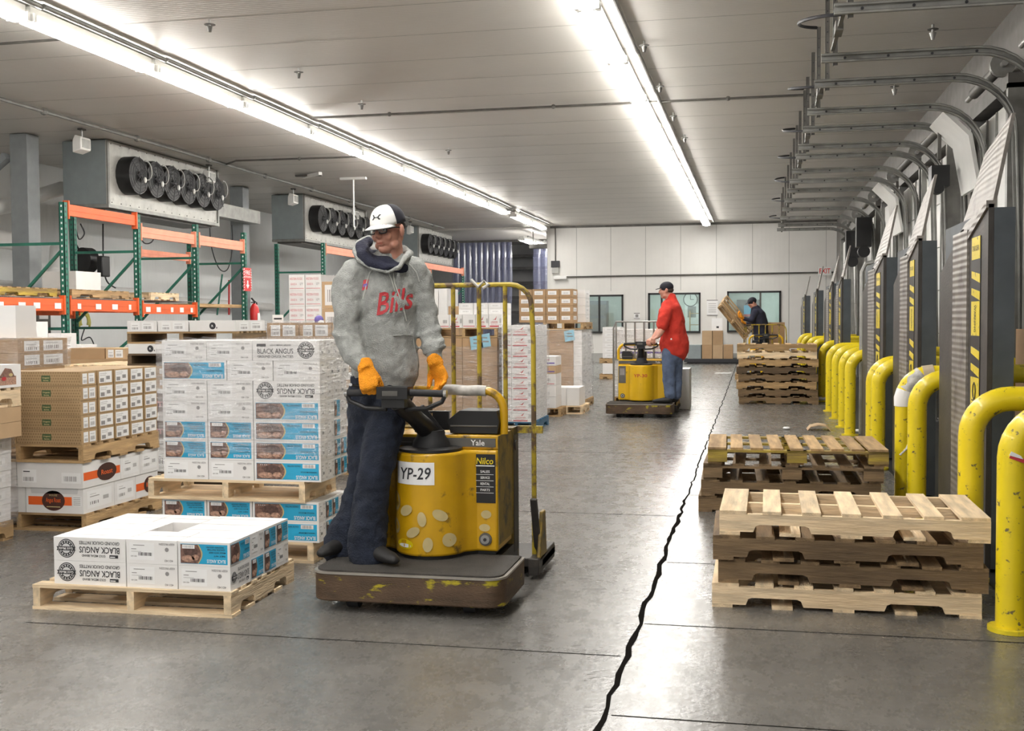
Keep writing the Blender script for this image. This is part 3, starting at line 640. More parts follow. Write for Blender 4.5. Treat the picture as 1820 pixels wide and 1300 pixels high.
# ================================================================== PALLETS
def pallet(label, loc, L=1.2, Wd=1.0, wood='mid', along='x', h=.125, deck=7, group=None, rz=0, notch=True, z=0, woods=None, block=False):
    """stringers run along local x (length L); deck boards run along y (width Wd); origin = centre of the footprint, on the floor"""
    woods = woods or (wood, wood)
    ds, dd = ('_x', '_y') if True else 0
    sw, bt = .038, .016; hs = h - 2 * bt
    t = thing('wooden_pallet', label, 'pallet', loc, rz, group)
    for s in (-1, 0, 1):
        y = s * (Wd / 2 - sw / 2); f = MB()
        if block:
            for k in (-1, 0, 1): f.box(k * (L / 2 - .07) - .07, k * (L / 2 - .07) + .07, y - sw, y + sw, bt, bt + hs, woods[0] + '_x')
            f.box(-L / 2, L / 2, y - sw, y + sw, h - 2 * bt, h - bt, woods[0] + '_x')
        elif notch:
            pr = [(-L / 2, bt)]
            for c in (-L * .26, L * .26):
                a = L * .11; q = hs * .42; pr += [(c - a, bt), (c - a + .012, bt + q * .8), (c - a + .03, bt + q), (c + a - .03, bt + q), (c + a - .012, bt + q * .8), (c + a, bt)]
            pr += [(L / 2, bt), (L / 2, bt + hs), (-L / 2, bt + hs)]
            # split in convex boxes for clean shading
            f.prism([(x, y - sw / 2, z_) for x, z_ in pr], (0, sw, 0), woods[0] + '_x')
        else: f.box(-L / 2, L / 2, y - sw / 2, y + sw / 2, bt, bt + hs, woods[0] + '_x')
        f.build('stringer', t)
    rnd = random.Random(hash(label) % 9999 if False else len(label) * 7 + int(abs(loc[0]) * 13))
    def board(x, w_, z0, nm):
        j = rnd.uniform(-.006, .006); f = MB(); f.box(x - w_ / 2, x + w_ / 2, -Wd / 2 - j, Wd / 2 + j, z0, z0 + bt, woods[1] + '_y'); o = f.build(nm, t); return o
    for k in range(deck):
        e_ = .125 if k in (0, deck - 1) else .085; e_ *= L / 1.2
        x = -L / 2 + .125 * L / 2.4 + (L - .125 * L / 1.2) * k / (deck - 1); board(x, e_, h - bt, 'deck_board')
    for k in range(5 if not block else 3):
        n = 4 if not block else 2; x = -L / 2 + .05 + (L - .1) * k / n; board(x, .1, 0, 'bottom_board')
    return t
# ---- stacks of empty pallets on the right
GR = 'empty pallets stacked by the dock posts'
y0 = 5.62
specs = [('new', 'light clean pallet at the bottom of the nearest empty stack'), ('old', 'brown weathered pallet with arched notches, second from the floor in the nearest stack'), ('old', 'dark weathered pallet, third from the floor in the nearest stack'), ('new', 'pale new pallet with open slats on top of the nearest stack')]
for i, (wd, lb) in enumerate(specs):
    pallet(lb, (.43 + (.0, .035, .0, .04)[i], y0 + .38 + (0, .01, -.01, 0)[i], i * .121), 1.26, .74, wd, h=.12, group=GR, woods=(wd, ('old' if i == 1 else wd)), rz=(0, -.015, .012, -.012)[i])
specs = [('old', 'grey-brown pallet on the floor under the yellow marked pallet stack'), ('old', 'weathered pallet, second from the floor in the middle stack'), ('old', 'worn block pallet just below the yellow painted top pallet'), ('yelp', 'pallet with yellow painted blocks on top of the middle stack')]
for i, (wd, lb) in enumerate(specs):
    pallet(lb, (.28 + (-.04, -.03, 0, .02)[i], 8.42 + .5, i * .121), 1.28, .98, wd, h=.12, group='empty pallets in the middle stack', deck=9 if i == 3 else 7, block=i > 1, woods=(wd, 'old' if i < 3 else 'mid'), rz=(.0, .02, -.01, 0.02)[i])
wds = ['old', 'old', 'mid', 'old', 'dark', 'mid', 'new', 'mid']
for i in range(8):
    pallet('worn pallet, %s from the floor in the far empty stack%s' % (ORD[i] if i else 'lowest', ' beside the bollards' if i == 7 else ''), (.38 + (0.03 if i == 0 else random.uniform(-.03, .02)), 19.3 + .5, i * .126), 1.3, 1.0, wds[i], h=.125, group='empty pallets in the far stack', rz=random.uniform(-.02, .02))
simple('cardboard_scrap', 'bent piece of brown cardboard on the floor behind the middle pallet stack', 'cardboard', lambda f: f.prism([(-.16, 0, .002), (-.12, 0, .05), (-.02, 0, .075), (.08, 0, .06), (.13, 0, .004), (.12, 0, .0), (.07, 0, .05), (-.02, 0, .065), (-.115, 0, .042), (-.155, 0, 0)], (0, .3, 0), 'brown_card_light'), G(1458, 766, .003))
simple('paper_scrap', 'white paper scrap lying beside the bollards', 'paper', lambda f: f.prism([(-.12, 0, 0), (.12, 0, 0), (.14, .2, 0), (-.1, .25, 0)], (0, 0, .012), 'label'), G(1528, 768, .003))
simple('plastic_scrap', 'small crumpled clear plastic bit on the floor near the middle pallets', 'plastic', lambda f: f.ell((0, 0, .02), (.05, .05, .02), 'label', n=8), G(1398, 764, .001))
simple('floor_paper', 'white sheet of paper on the floor in front of the far pallet stack', 'paper', lambda f: f.prism([(-.22, 0, 0), (.2, .0, 0), (.24, .3, 0), (-.16, .33, 0)], (0, 0, .004), 'label'), G(1284, 664, .001))
simple('plastic_wad', 'grey plastic wad at the foot of a far bollard', 'plastic', lambda f: f.ell((0, 0, .05), (.12, .1, .05), 'label', n=8), G(1459, 714, .0))
# ================================================================== CARTONS
class Face:
    def __init__(s, mb, O, U, V, w, h, flip=False):
        s.mb = mb; s.O = Vector(O); s.U = Vector(U); s.V = Vector(V); s.w = w; s.h = h; s.N = s.U.cross(s.V)
        s.q = -1 if flip else 1
    def P(s, u, v, l=1): return s.O + s.U * (u * s.w) + s.V * (v * s.h) + s.N * (.0009 * l)
    def rect(s, u0, v0, u1, v1, m, l=1): s.mb.poly([s.P(u0, v0, l), s.P(u1, v0, l), s.P(u1, v1, l), s.P(u0, v1, l)], m)
    def poly(s, pts, m, l=1): s.mb.poly([s.P(u, v, l) for u, v in pts], m)
    def ell(s, u, v, ru, rv, m, l=1, n=20, a0=0, a1=2 * PI): s.mb.poly([s.P(u + ru * math.cos(a0 + (a1 - a0) * i / n), v + rv * math.sin(a0 + (a1 - a0) * i / n), l) for i in range(n)], m)
    def text(s, t, u, v, hh, m, ww=None, l=2): s.mb.text(t, s.P(u, v, l), s.U * s.q, s.V * s.q, hh * s.h, m, (ww * s.w) if ww else None)
    def bars(s, u0, v0, u1, v1, m='ink', n=9, l=2):
        for k in range(n):
            a = u0 + (u1 - u0) * k / n; s.rect(a, v0, a + (u1 - u0) / n * (.35 + .3 * ((k * 7) % 3) / 2), v1, m, l)
def art(F, st):
    A = F.h / F.w   # aspect for circles
    if st == 'angus':
        F.ell(.18, .52, .12, .12 / A, 'ink', 1, 30); F.ell(.18, .52, .108, .108 / A, 'grey_card', 2, 30); F.ell(.18, .52, .1, .1 / A, 'ink', 3, 30)
        for k in range(14): a = 2 * PI * k / 14; F.ell(.18 + .082 * math.cos(a), .52 + .082 / A * math.sin(a), .010, .012 / A, 'grey_card', 4, 6)
        F.ell(.18, .52, .062, .062 / A, 'grey_card', 4, 24); F.poly([(.18 - .135, .43), (.18 + .135, .43), (.18 + .12, .51), (.18 + .135, .60), (.18 - .135, .60), (.18 - .12, .51)], 'ink', 5); F.text('Gold Medal', .18, .515, .11, 'white_card', .2, 7)
        F.text('BLACK ANGUS', .64, .49, .27, 'ink', .56); F.text('GROUND CHUCK PATTIES', .64, .79, .14, 'ink', .56); F.text('GOLD MEDAL BRAND', .56, .24, .1, 'ink', .33); F.rect(.78, .17, .9, .3, 'ink', 2); F.rect(.79, .2, .86, .24, 'label', 3)
    elif st == 'angus_up':
        F.ell(.8, .52, .12, .12 / A, 'ink', 1, 30); F.ell(.8, .52, .108, .108 / A, 'grey_card', 2, 30); F.ell(.8, .52, .1, .1 / A, 'ink', 3, 30)
        for k in range(14): a = 2 * PI * k / 14; F.ell(.8 + .082 * math.cos(a), .52 + .082 / A * math.sin(a), .010, .012 / A, 'grey_card', 4, 6)
        F.ell(.8, .52, .062, .062 / A, 'grey_card', 4, 24); F.poly([(.8 - .135, .43), (.8 + .135, .43), (.8 + .12, .51), (.8 + .135, .60), (.8 - .135, .60), (.8 - .12, .51)], 'ink', 5); F.text('Gold Medal', .8, .515, .11, 'white_card', .2, 7)
        F.text('BLACK ANGUS', .34, .47, .26, 'ink', .54); F.text('GROUND CHUCK PATTIES', .34, .2, .13, 'ink', .54); F.text('GOLD MEDAL BRAND', .42, .77, .09, 'ink', .32); F.rect(.06, .7, .2, .84, 'ink', 2)
    elif st == 'tag40':
        F.text('KEEP FROZEN', .2, .14, .07, 'grey_ink', .3) if False else None
        F.text('KEEP FROZEN', .80, .85, .09, 'grey_ink', .3); F.text('40140', .84, .16, .1, 'grey_ink', .17); F.ell(.8, .62, .04, .04 / A, 'grey_ink', 1, 8)
        F.rect(.06, .16, .55, .88, 'label', 1); F.rect(.14, .76, .36, .79, 'grey_ink', 2); F.rect(.1, .6, .2, .63, 'grey_ink', 2); F.bars(.24, .34, .52, .48, 'ink', 10); F.text('40140', .15, .31, .06, 'grey_ink', .12); F.rect(.1, .5, .3, .52, 'faint_ink', 2)
    elif st == 'pic':
        F.rect(.045, .09, .955, .91, 'cyan', 1)
        F.poly([(.05, .11), (.40, .11)] + [(.40 + .075 * math.sin(PI * i / 8), .11 + .78 * i / 8) for i in range(1, 8)] + [(.40, .89), (.05, .89)], 'bun', 2)
        F.poly([(.05, .11), (.38, .11)] + [(.38 + .07 * math.sin(PI * i / 8), .11 + .78 * i / 8) for i in range(1, 8)] + [(.38, .89), (.05, .89)], 'meat', 3)
        F.ell(.25, .6, .14, .24, 'meat_dark', 4); F.ell(.2, .3, .13, .14, 'meat_light', 5); F.ell(.34, .36, .07, .12, 'meat_light', 5)
        F.rect(.09, .72, .33, .88, 'label', 6); F.bars(.11, .75, .31, .85, 'faint_ink', 8, 7)
        F.text('BLACK ANGUS', .74, .22, .15, 'label', .36, 3); F.text('SEASONED GROUND', .72, .8, .06, 'ink', .34, 3); F.text('CHUCK PATTIES', .74, .7, .07, 'ink', .34, 3); F.text('MADE WITH BEEF', .76, .58, .06, 'ink', .32, 3); F.text('NET WT', .8, .44, .06, 'ink', .22, 3)
    elif st == 'picl':
        F.rect(.03, .09, .97, .91, 'cyan', 1)
        F.poly([(.035, .11), (.42, .11)] + [(.42 + .06 * math.sin(PI * i / 8), .11 + .78 * i / 8) for i in range(1, 8)] + [(.42, .89), (.035, .89)], 'bun', 2)
        F.poly([(.035, .11), (.405, .11)] + [(.405 + .055 * math.sin(PI * i / 8), .11 + .78 * i / 8) for i in range(1, 8)] + [(.405, .89), (.035, .89)], 'meat', 3)
        F.ell(.27, .58, .13, .25, 'meat_dark', 4); F.ell(.17, .3, .11, .15, 'meat_light', 5); F.ell(.35, .33, .07, .13, 'meat_light', 5)
        for k in range(4): F.ell(.1 + .03 * k, .82, .008, .02, 'label', 6, 8)
        F.rect(.73, .68, .92, .88, 'label', 3); F.bars(.75, .71, .9, .86, 'grey_ink', 10, 4); F.text('BLACK ANGUS', .79, .22, .19, 'label', .32, 3); F.text('CHUCK PATTIES', .6, .78, .08, 'ink', .2, 3); F.text('WHOLE MUSCLE', .82, .48, .07, 'ink', .24, 3)
    elif st == 'tags2':
        F.rect(.12, .12, .42, .85, 'label', 1); F.rect(.5, .12, .9, .85, 'label', 1); F.bars(.16, .2, .38, .4, 'grey_ink', 6); F.bars(.56, .25, .84, .5, 'grey_ink', 7); F.rect(.16, .55, .36, .6, 'faint_ink', 2); F.rect(.55, .65, .8, .7, 'faint_ink', 2)
    elif st == 'tags1':
        F.rect(.08, .08, .94, .9, 'label', 1); F.rect(.14, .15, .4, .42, 'grey_ink', 2); F.rect(.55, .3, .8, .55, 'grey_ink', 2); F.rect(.14, .6, .5, .64, 'faint_ink', 2); F.rect(.14, .72, .6, .76, 'faint_ink', 2); F.rect(.49, .08, .5, .9, 'faint_ink', 3)
    elif st == 'barcode':
        F.rect(.3, .2, .85, .62, 'label', 1); F.bars(.36, .28, .78, .5, 'grey_ink', 12); F.rect(.36, .54, .6, .57, 'faint_ink', 2)
    elif st == 'longlabel':
        F.rect(.08, .2, .3, .72, 'label', 1); F.bars(.1, .26, .26, .42, 'grey_ink', 8); F.rect(.1, .62, .2, .66, 'ink', 2); F.rect(.68, .2, .97, .62, 'label', 1); F.bars(.72, .28, .92, .48, 'grey_ink', 10)
    elif st == 'sidetag':
        F.rect(.12, .15, .9, .85, 'label', 1); F.bars(.2, .3, .5, .42, 'grey_ink', 5); F.rect(.2, .6, .5, .63, 'grey_ink', 2); F.rect(.62, .4, .8, .55, 'faint_ink', 2); F.rect(.2, .7, .4, .72, 'faint_ink', 2)
    elif st == 'roast':
        F.rect(.04, .32, .80, .66, 'orange_band', 1); F.ell(.48, .5, .2, .4, 'oval_brown', 2, 28); F.text('HOUSE', .48, .72, .08, 'bun', .14, 3); F.text('Angus Roast', .48, .5, .24, 'orange_band', .26, 3); F.rect(.36, .24, .6, .27, 'bun', 3)
        F.rect(.82, .3, .97, .7, 'label', 1)
        for k in range(5): F.rect(.83, .35 + .07 * k, .95, .37 + .07 * k, 'grey_ink', 2)
        F.poly([(.08, 1), (.1, .78), (.9, .78), (.92, 1)], 'grey_card', 2)
    elif st == 'roast_s':
        F.rect(.02, .3, .98, .62, 'orange_band', 1); F.ell(.62, .48, .26, .36, 'oval_brown', 2, 24); F.text('Roast', .62, .48, .2, 'orange_band', .3, 3)
    elif st == 'diamond':
        n = 26; r = max(3, int(n * A)); 
        for i in range(n):
            for j in range(r):
                u, v = (i + .5 * (j % 2) + .5) / (n + .5), (j + .5) / r; a, b = .34 / n, .34 / r
                F.poly([(u - a, v), (u, v - b), (u + a, v), (u, v + b)], 'tan_line', 1)
        F.rect(.4, .28, .54, .72, 'green_mark', 2); F.text('Organic', .47, .55, .14, 'bun', .11, 3); F.text('farms', .47, .38, .1, 'bun', .08, 3)
    elif st == 'redlogo':
        F.rect(.06, .06, .78, .16, 'red_ink', 1); F.text('LONGHORN', .42, .42, .13, 'red_ink', .52); F.text('QUALITY MEATS', .42, .26, .08, 'pink_ink', .5)
        F.poly([(.28, .56), (.5, .68), (.62, .88), (.55, .64), (.5, .56), (.46, .62)], 'red_ink', 1); F.bars(.82, .35, .96, .7, 'grey_ink', 6, 2)
    elif st == 'redside': F.rect(.05, .08, .95, .16, 'pink_ink', 1); F.bars(.5, .35, .85, .6, 'grey_ink', 7)
    elif st == 'pinktext':
        F.text('WESTERN FOODS', .45, .74, .16, 'pink_ink', .8); F.rect(.05, .1, .95, .14, 'pink_ink', 1); F.text('GRADE A', .3, .4, .14, 'pink_ink', .4); F.text('QTY', .8, .4, .16, 'grey_ink', .2); F.rect(.66, .1, .665, .6, 'faint_ink', 1)
    elif st == 'round': F.ell(.5, .5, .07, .07 / A, 'ink', 1, 18); F.text('R', .5, .5, .2, 'label', .04, 3); F.rect(.58, .25, .6, .4, 'ink', 1)
    elif st == 'biglabel': F.rect(.08, .12, .95, .88, 'label', 1); F.bars(.15, .25, .7, .7, 'grey_ink', 12)
    elif st == 'whitelab': F.rect(.15, .3, .8, .78, 'label', 1); F.bars(.25, .4, .7, .6, 'faint_ink', 8)
    elif st == 'ovaldark': F.ell(.5, .5, .42, .36, 'oval_brown', 1, 26); F.rect(.85, .35, 1, .65, 'red_ink', 2); F.rect(0, .35, .1, .65, 'red_ink', 2); F.text('Farms', .5, .5, .3, 'pink_ink', .5, 3)
    elif st == 'purple': F.rect(.04, .2, .96, .34, 'purple_ink', 1); F.text('PREMIUM', .5, .62, .2, 'pink_ink', .6)
    elif st == 'photo': F.rect(.62, .12, .92, .5, 'meat_light', 1); F.poly([(.64, .45), (.9, .45), (.84, .8), (.74, .86)], 'meat', 2); F.ell(.72, .4, .04, .09, 'red_ink', 3, n=7); F.ell(.83, .55, .035, .08, 'bun', 3, n=7); F.rect(.38, .15, .52, .4, 'faint_ink', 1); F.rect(.35, .55, .55, .7, 'faint_ink', 1)
_cm = {}
def carton(name, label, cat, group, x0, x1, y0, y1, z0, z1, front=None, right=None, mat='white_card', flip=False, top=True, rz=0):
    w_, d, h = round(x1 - x0, 3), round(y1 - y0, 3), round(z1 - z0, 3); key = (name, w_, d, h, front, right, mat, flip)
    if key not in _cm:
        f = MB(); f.box(0, w_, 0, d, 0, h, mat)
        if front: art(Face(f, (0, 0, 0), (1, 0, 0), (0, 0, 1), w_, h, flip), front)
        if right: art(Face(f, (w_, 0, 0), (0, 1, 0), (0, 0, 1), d, h, flip), right)
        if w_ > d: f.box(.0, w_, d / 2 - .002, d / 2 + .002, h, h + .0006, 'faint_ink')
        else: f.box(w_ / 2 - .002, w_ / 2 + .002, 0, d, h, h + .0006, 'faint_ink')
        f.keep = True; _cm[key] = f.mesh(name)
    o = bpy.data.objects.new(name, _cm[key]); C.objects.link(o); o.location = (x0, y0, z0); o.rotation_euler = (0, 0, rz)
    return tag(o, label, cat, group)
g = .003
HB = .119
def angus_layer(X0, Y0, z, front, right, who, grp, depth, Wt, flip=True, allof=False, sy=1.0, lname='', skipback=False):
    """front: list of (style, units) across the width; right: same down the right side behind the front row"""
    U = Wt / sum(u for _, u in front); x = X0; n = len(front); R = []
    for i, (st, u) in enumerate(front):
        w_ = U * u; dd = depth / 4.6 * (1.44 if u < 1.2 else 1.0)
        last = i == n - 1; rst = right[0][0] if last else None; fl = flip; s2 = st
        if st == 'angus_up': fl = False
        R.append(carton('meat_carton', '%s, %s, %s front, %s' % ({'angus': 'upside-down black lettered carton', 'angus_up': 'upright black lettered carton', 'pic': 'short blue picture carton', 'picl': 'long blue picture carton', 'tag40': 'white labelled carton'}[st], lname, ('left', 'middle', 'right')[i], who), 'carton', grp, x + g, x + w_ - g, Y0, Y0 + dd - g, z, z + HB - .001, st, rst, 'white_card', fl)); x += w_
    y = Y0 + depth / 4.6 * (1.44 if front[-1][1] < 1.2 else 1.0); k = 1
    for st, u in right[1:]:
        dd = depth / 4.6 * u; w_ = U * (1.44 if u < 1.2 else 1.0)
        R.append(carton('meat_carton', '%s, %s, %s behind its right front, %s' % ({'pic': 'blue picture carton', 'picl': 'long blue carton', 'tag40': 'labelled carton', 'angus': 'black lettered carton'}[st], lname, NTH[k - 1], who), 'carton', grp, X0 + Wt - w_ + g, X0 + Wt - g, y, y + dd - g, z, z + HB - .001, None, st, 'white_card', flip)); y += dd; k += 1
    if allof:
        # left column and rear pair
        y = Y0 + depth / 4.6
        for q in range(2):
            dd = depth / 4.6; R.append(carton('meat_carton', 'white top carton, left column, %s behind the front, %s' % (NTH[q], who), 'carton', grp, X0 + g, X0 + U * 1.44 - g, y, y + dd - g, z, z + HB - .001, None, None, 'white_card', flip)); y += dd
        for q in range(2):
            R.append(carton('meat_carton', 'white carton at the back %s, top layer, %s' % (('left corner', 'middle')[q], who), 'carton', grp, X0 + U * q + g, X0 + U * (q + 1) - g, y, y + depth / 4.6 * 1.4 - g, z, z + HB - .001, None, None, 'white_card', flip))
    return R
# ---- stack A: low front pallet
PA = 'low front pallet'
pallet('light wooden pallet on the floor carrying two layers of white cartons, front left', (-3.0, 5.36, 0), .80, 1.06, 'new', rz=PI / 2 + .02, notch=True, group=None, woods=('new', 'new'))
AX0, AX1, AY, AD = -3.43, -2.47, 4.99, .72
angus_layer(AX0, AY, .125, [('angus', 1.44), ('tag40', 1), ('tag40', 1)], [('angus', 1.44), ('pic', 1), ('pic', 1), ('tag40', 1)], PA, 'ground chuck cartons on the low pallet', AD, AX1 - AX0, lname='bottom layer')
angus_layer(AX0, AY, .125 + HB, [('angus', 1.44), ('tag40', 1), ('pic', 1)], [('picl', 1.44), ('tag40', 1), ('pic', 1), ('pic', 1)], PA, 'ground chuck cartons on the low pallet', AD, AX1 - AX0, allof=True, lname='top layer')
# ---- stack B: tall wrapped stack beside the worker
PB = 'tall wrapped stack'
BY, BD = 6.2, .5
bx0 = aY(283, 900, BY).x; bx1 = aY(556, 900, BY).x
pallet('wooden pallet on the floor under the tall wrapped carton stack', ((bx0 + bx1) / 2 - .02, BY + BD / 2, 0), BD, bx1 - bx0 + .04, 'new', rz=PI / 2, group='pallets of the tall carton stack')
pallet('wooden pallet between the two lots of the tall carton stack', ((bx0 + bx1) / 2 - .05, BY + BD / 2 - .02, .125 + 2 * HB), BD, bx1 - bx0 + .02, 'new', rz=PI / 2, group='pallets of the tall carton stack')
S3 = lambda a, b, c, r: ([(a, 1), (b, 1), (c, 1.44)], r)
rr = [('tag40', 1), ('pic', 1), ('pic', 1), ('tag40', 1), ('pic', .6)]
for i in range(2):
    fr, ri = S3('pic', 'pic', 'picl', rr); angus_layer(bx0 + .02, BY, .125 + HB * i, fr, ri, 'under the tall wrapped stack', 'cartons low in the tall stack', BD, bx1 - bx0 + .02, lname=('bottom layer', 'upper layer')[i])
zt = .25 + 2 * HB
lay = [('tag40', 'tag40', 'picl'), ('pic', 'pic', 'picl'), ('pic', 'pic', 'picl'), ('tag40', 'tag40', 'picl'), ('tag40', 'tag40', 'angus'), None, ('tag40', 'tag40', 'angus_up')]
for i in range(7):
    ri = [('tag40', 1), ('tag40', 1), ('pic', 1) if i < 4 else ('tag40', 1), ('pic', 1) if i < 2 else ('tag40', 1)]
    if lay[i] is None: fr = [('picl', 1.44), ('tag40', 1), ('tag40', 1)]
    else: fr = [(lay[i][0], 1), (lay[i][1], 1), (lay[i][2], 1.44)]
    angus_layer(bx0 + .045, BY - .02, zt + HB * i, fr, ri, PB, 'ground chuck cartons in the tall stack', BD, bx1 - bx0 + .02, lname='%s layer' % ('bottom', 'second', 'third', 'fourth', 'fifth', 'sixth', 'top')[i], allof=i == 6)
def wrap(label, x0, x1, y0, y1, z0, z1, amp=.012, n=10, group='clear stretch film'):
    """thin loose film around four sides and over the rim of a load"""
    f = MB(); rnd = random.Random(int(abs(x0 * 100)) + int(y0 * 10)); per = [(x0, y0, x1, y0), (x1, y0, x1, y1), (x1, y1, x0, y1), (x0, y1, x0, y0)]
    cols = []
    for a, b, c, d in per:
        for k in range(n): cols.append((a + (c - a) * k / n, b + (d - b) * k / n))
    nz = max(4, int((z1 - z0) / .09)); vs = []; fs = []; m_ = len(cols); cx, cy = (x0 + x1) / 2, (y0 + y1) / 2
    for j in range(nz + 1):
        z = z0 + (z1 - z0) * j / nz
        for i, (x, y) in enumerate(cols):
            e_ = 0.004 + rnd.random() * amp; dx, dy = (x - cx), (y - cy)
            vs.append((x + e_ * (1 if dx > 0 else -1), y + e_ * (1 if dy > 0 else -1), z + rnd.uniform(-.01, .01)))
    for j in range(nz):
        for i in range(m_): a = j * m_ + i; b = j * m_ + (i + 1) % m_; fs.append((a, b, b + m_, a + m_))
    f.add(vs, fs, 'stretch_film'); f.keep = True
    return tag(f.build('stretch_wrap', sharp=180), label, 'stretch wrap', group)
wrap('clear stretch film around the tall carton stack beside the worker', bx0 + .035, bx1 + .075, BY - .03, BY + BD + .1, zt + .16, zt + 7 * HB + .01, .016)
# ---- stack C : diamond boxes over roast boxes
CY = 6.85; cx1 = -4.47; cx0 = cx1 - .52
PC = 'the stack behind the low pallet'
pallet('wooden pallet on the floor under the orange banded roast cartons', (cx1 - .5, CY + .5, 0), 1.0, 1.04, 'mid', rz=PI / 2, group='pallets of the roast carton stack')
pallet('wooden pallet between the roast cartons and the brown diamond cartons', (cx1 - .48, CY + .48, .475), 1.0, 1.0, 'mid', rz=PI / 2, group='pallets of the roast carton stack')
gC = 'white roast cartons with orange bands'
carton('roast_carton', 'white carton with orange band and dark oval on the front, left pallet, bottom layer', 'carton', gC, cx1 - .44, cx1, CY, CY + .38, .125, .298, 'roast', 'sidetag')
carton('roast_carton', 'plain white carton end at the left of the bottom roast layer', 'carton', gC, cx1 - .95, cx1 - .446, CY, CY + .38, .125, .298, 'barcode')
carton('roast_carton', 'plain white carton in the middle of the right side, bottom roast layer', 'carton', gC, cx1 - .44, cx1, CY + .383, CY + .66, .125, .298, None, 'sidetag')
carton('roast_carton', 'white carton with orange band on its right end, bottom roast layer', 'carton', gC, cx1 - .44, cx1, CY + .663, CY + .98, .125, .298, None, 'roast_s')
carton('roast_carton', 'white carton with two barcode labels on the front, upper roast layer', 'carton', gC, cx1 - .5, cx1 + .005, CY - .01, CY + .46, .3, .473, 'longlabel', 'roast_s')
carton('roast_carton', 'white carton with one barcode at the left of the upper roast layer', 'carton', gC, cx1 - .98, cx1 - .506, CY - .01, CY + .46, .3, .473, 'barcode')
carton('roast_carton', 'white carton with side label behind the oval carton, upper roast layer', 'carton', gC, cx1 - .5, cx1 + .005, CY + .463, CY + .72, .3, .473, None, 'sidetag')
carton('roast_carton', 'rearmost white carton on the right side, upper roast layer', 'carton', gC, cx1 - .5, cx1 + .005, CY + .723, CY + .99, .3, .473, None, 'sidetag')
for i in range(5):
    z = .602 + i * .1
    x1_ = cx1 + .01
    for k in range(5):
        y = CY - .02 + k * .2 + (.012 if k > 0 else 0) + random.uniform(0, .008); dd = .185
        carton('food_carton', 'brown diamond patterned carton, %s, %s layer' % (('front one with green mark', 'second from the front', 'third from the front', 'fourth from the front', 'rearmost')[k], ('bottom', 'second', 'middle', 'fourth', 'top')[i]), 'carton', 'brown diamond patterned cartons', x1_ - .5, x1_ - random.uniform(0, .006), y, y + dd, z, z + .098, 'diamond' if k == 0 else None, 'tags1' if k else 'tags2', 'tan_pattern')
    carton('food_carton', 'brown diamond patterned carton at the left of the %s layer' % ('bottom', 'second', 'middle', 'fourth', 'top')[i], 'carton', 'brown diamond patterned cartons', x1_ - 1.0, x1_ - .505, CY - .02, CY + .165, z, z + .098, 'diamond', None, 'tan_pattern')
# ---- stack D at the left edge
DY, DD = 5.95, .62; dx = aY(23, 900, DY + DD).x; dx2 = aY(38, 760, DY + DD).x
pallet('wooden pallet under the wrapped white cartons at the left picture edge', (dx - .5, DY + DD / 2, 0), DD, 1.0, 'mid', rz=PI / 2)
for i in range(5):
    for k in range(2): carton('white_carton', 'white wrapped carton at the left picture edge, %s layer, %s' % (ORD[i], ('front', 'rear')[k]), 'carton', 'wrapped white cartons at the left edge', dx - .45, dx - .004 * (4 - i), DY + k * DD / 2, DY + (k + 1) * DD / 2 - .003, .127 + i * .112, .127 + i * .112 + .11, 'tag40', 'whitelab', 'white_card')
zz = .127 + 5 * .112
for i in range(2): carton('brown_carton', 'brown carton at the left picture edge, %s of two' % ('lower', 'upper')[i], 'carton', 'brown cartons at the left edge', dx2 - .5, dx2, DY, DY + DD, zz + i * .1, zz + i * .1 + .098, None, None, 'brown_card_light')
zz += .2; pallet('light pallet above the brown cartons at the left picture edge', (dx2 - .5, DY + DD / 2, zz), DD, 1.0, 'new', rz=PI / 2)
carton('printed_carton', 'white carton with a small food photo at the left picture edge, on top', 'carton', None, dx2 - .45, dx2 + .005, DY, DY + DD, zz + .126, zz + .126 + .15, None, 'photo', 'white_card')
wrap('clear stretch film on the white cartons at the left picture edge', dx - .46, dx + .006, DY - .01, DY + DD + .01, .1, .69, .012)
# ---- E
EY = 9.0; ex = aY(32, 640, EY).x
for i in range(2):
    z = 1.03 + i * .13
    carton('brown_carton', 'brown carton with wrapped white labels behind the diamond cartons, %s' % ('lower', 'upper')[i], 'carton', 'brown cartons behind the diamond cartons', ex - .7, ex, EY, EY + .75, z, z + .128, None, 'tags2', 'brown_card')
carton('brown_carton', 'large brown carton at the far left carrying the wrapped pair', 'carton', None, ex - .7, ex, EY + .02, EY + .7, .126, 1.028, None, None, 'brown_card')
pallet('pallet under the large brown carton at the far left', (ex - .36, EY + .4, 0), .8, .8, 'mid')
wrap('cloudy film over the white labelled side of the far left brown cartons', ex - .71, ex + .01, EY - .01, EY + .76, 1.02, 1.3, .02)
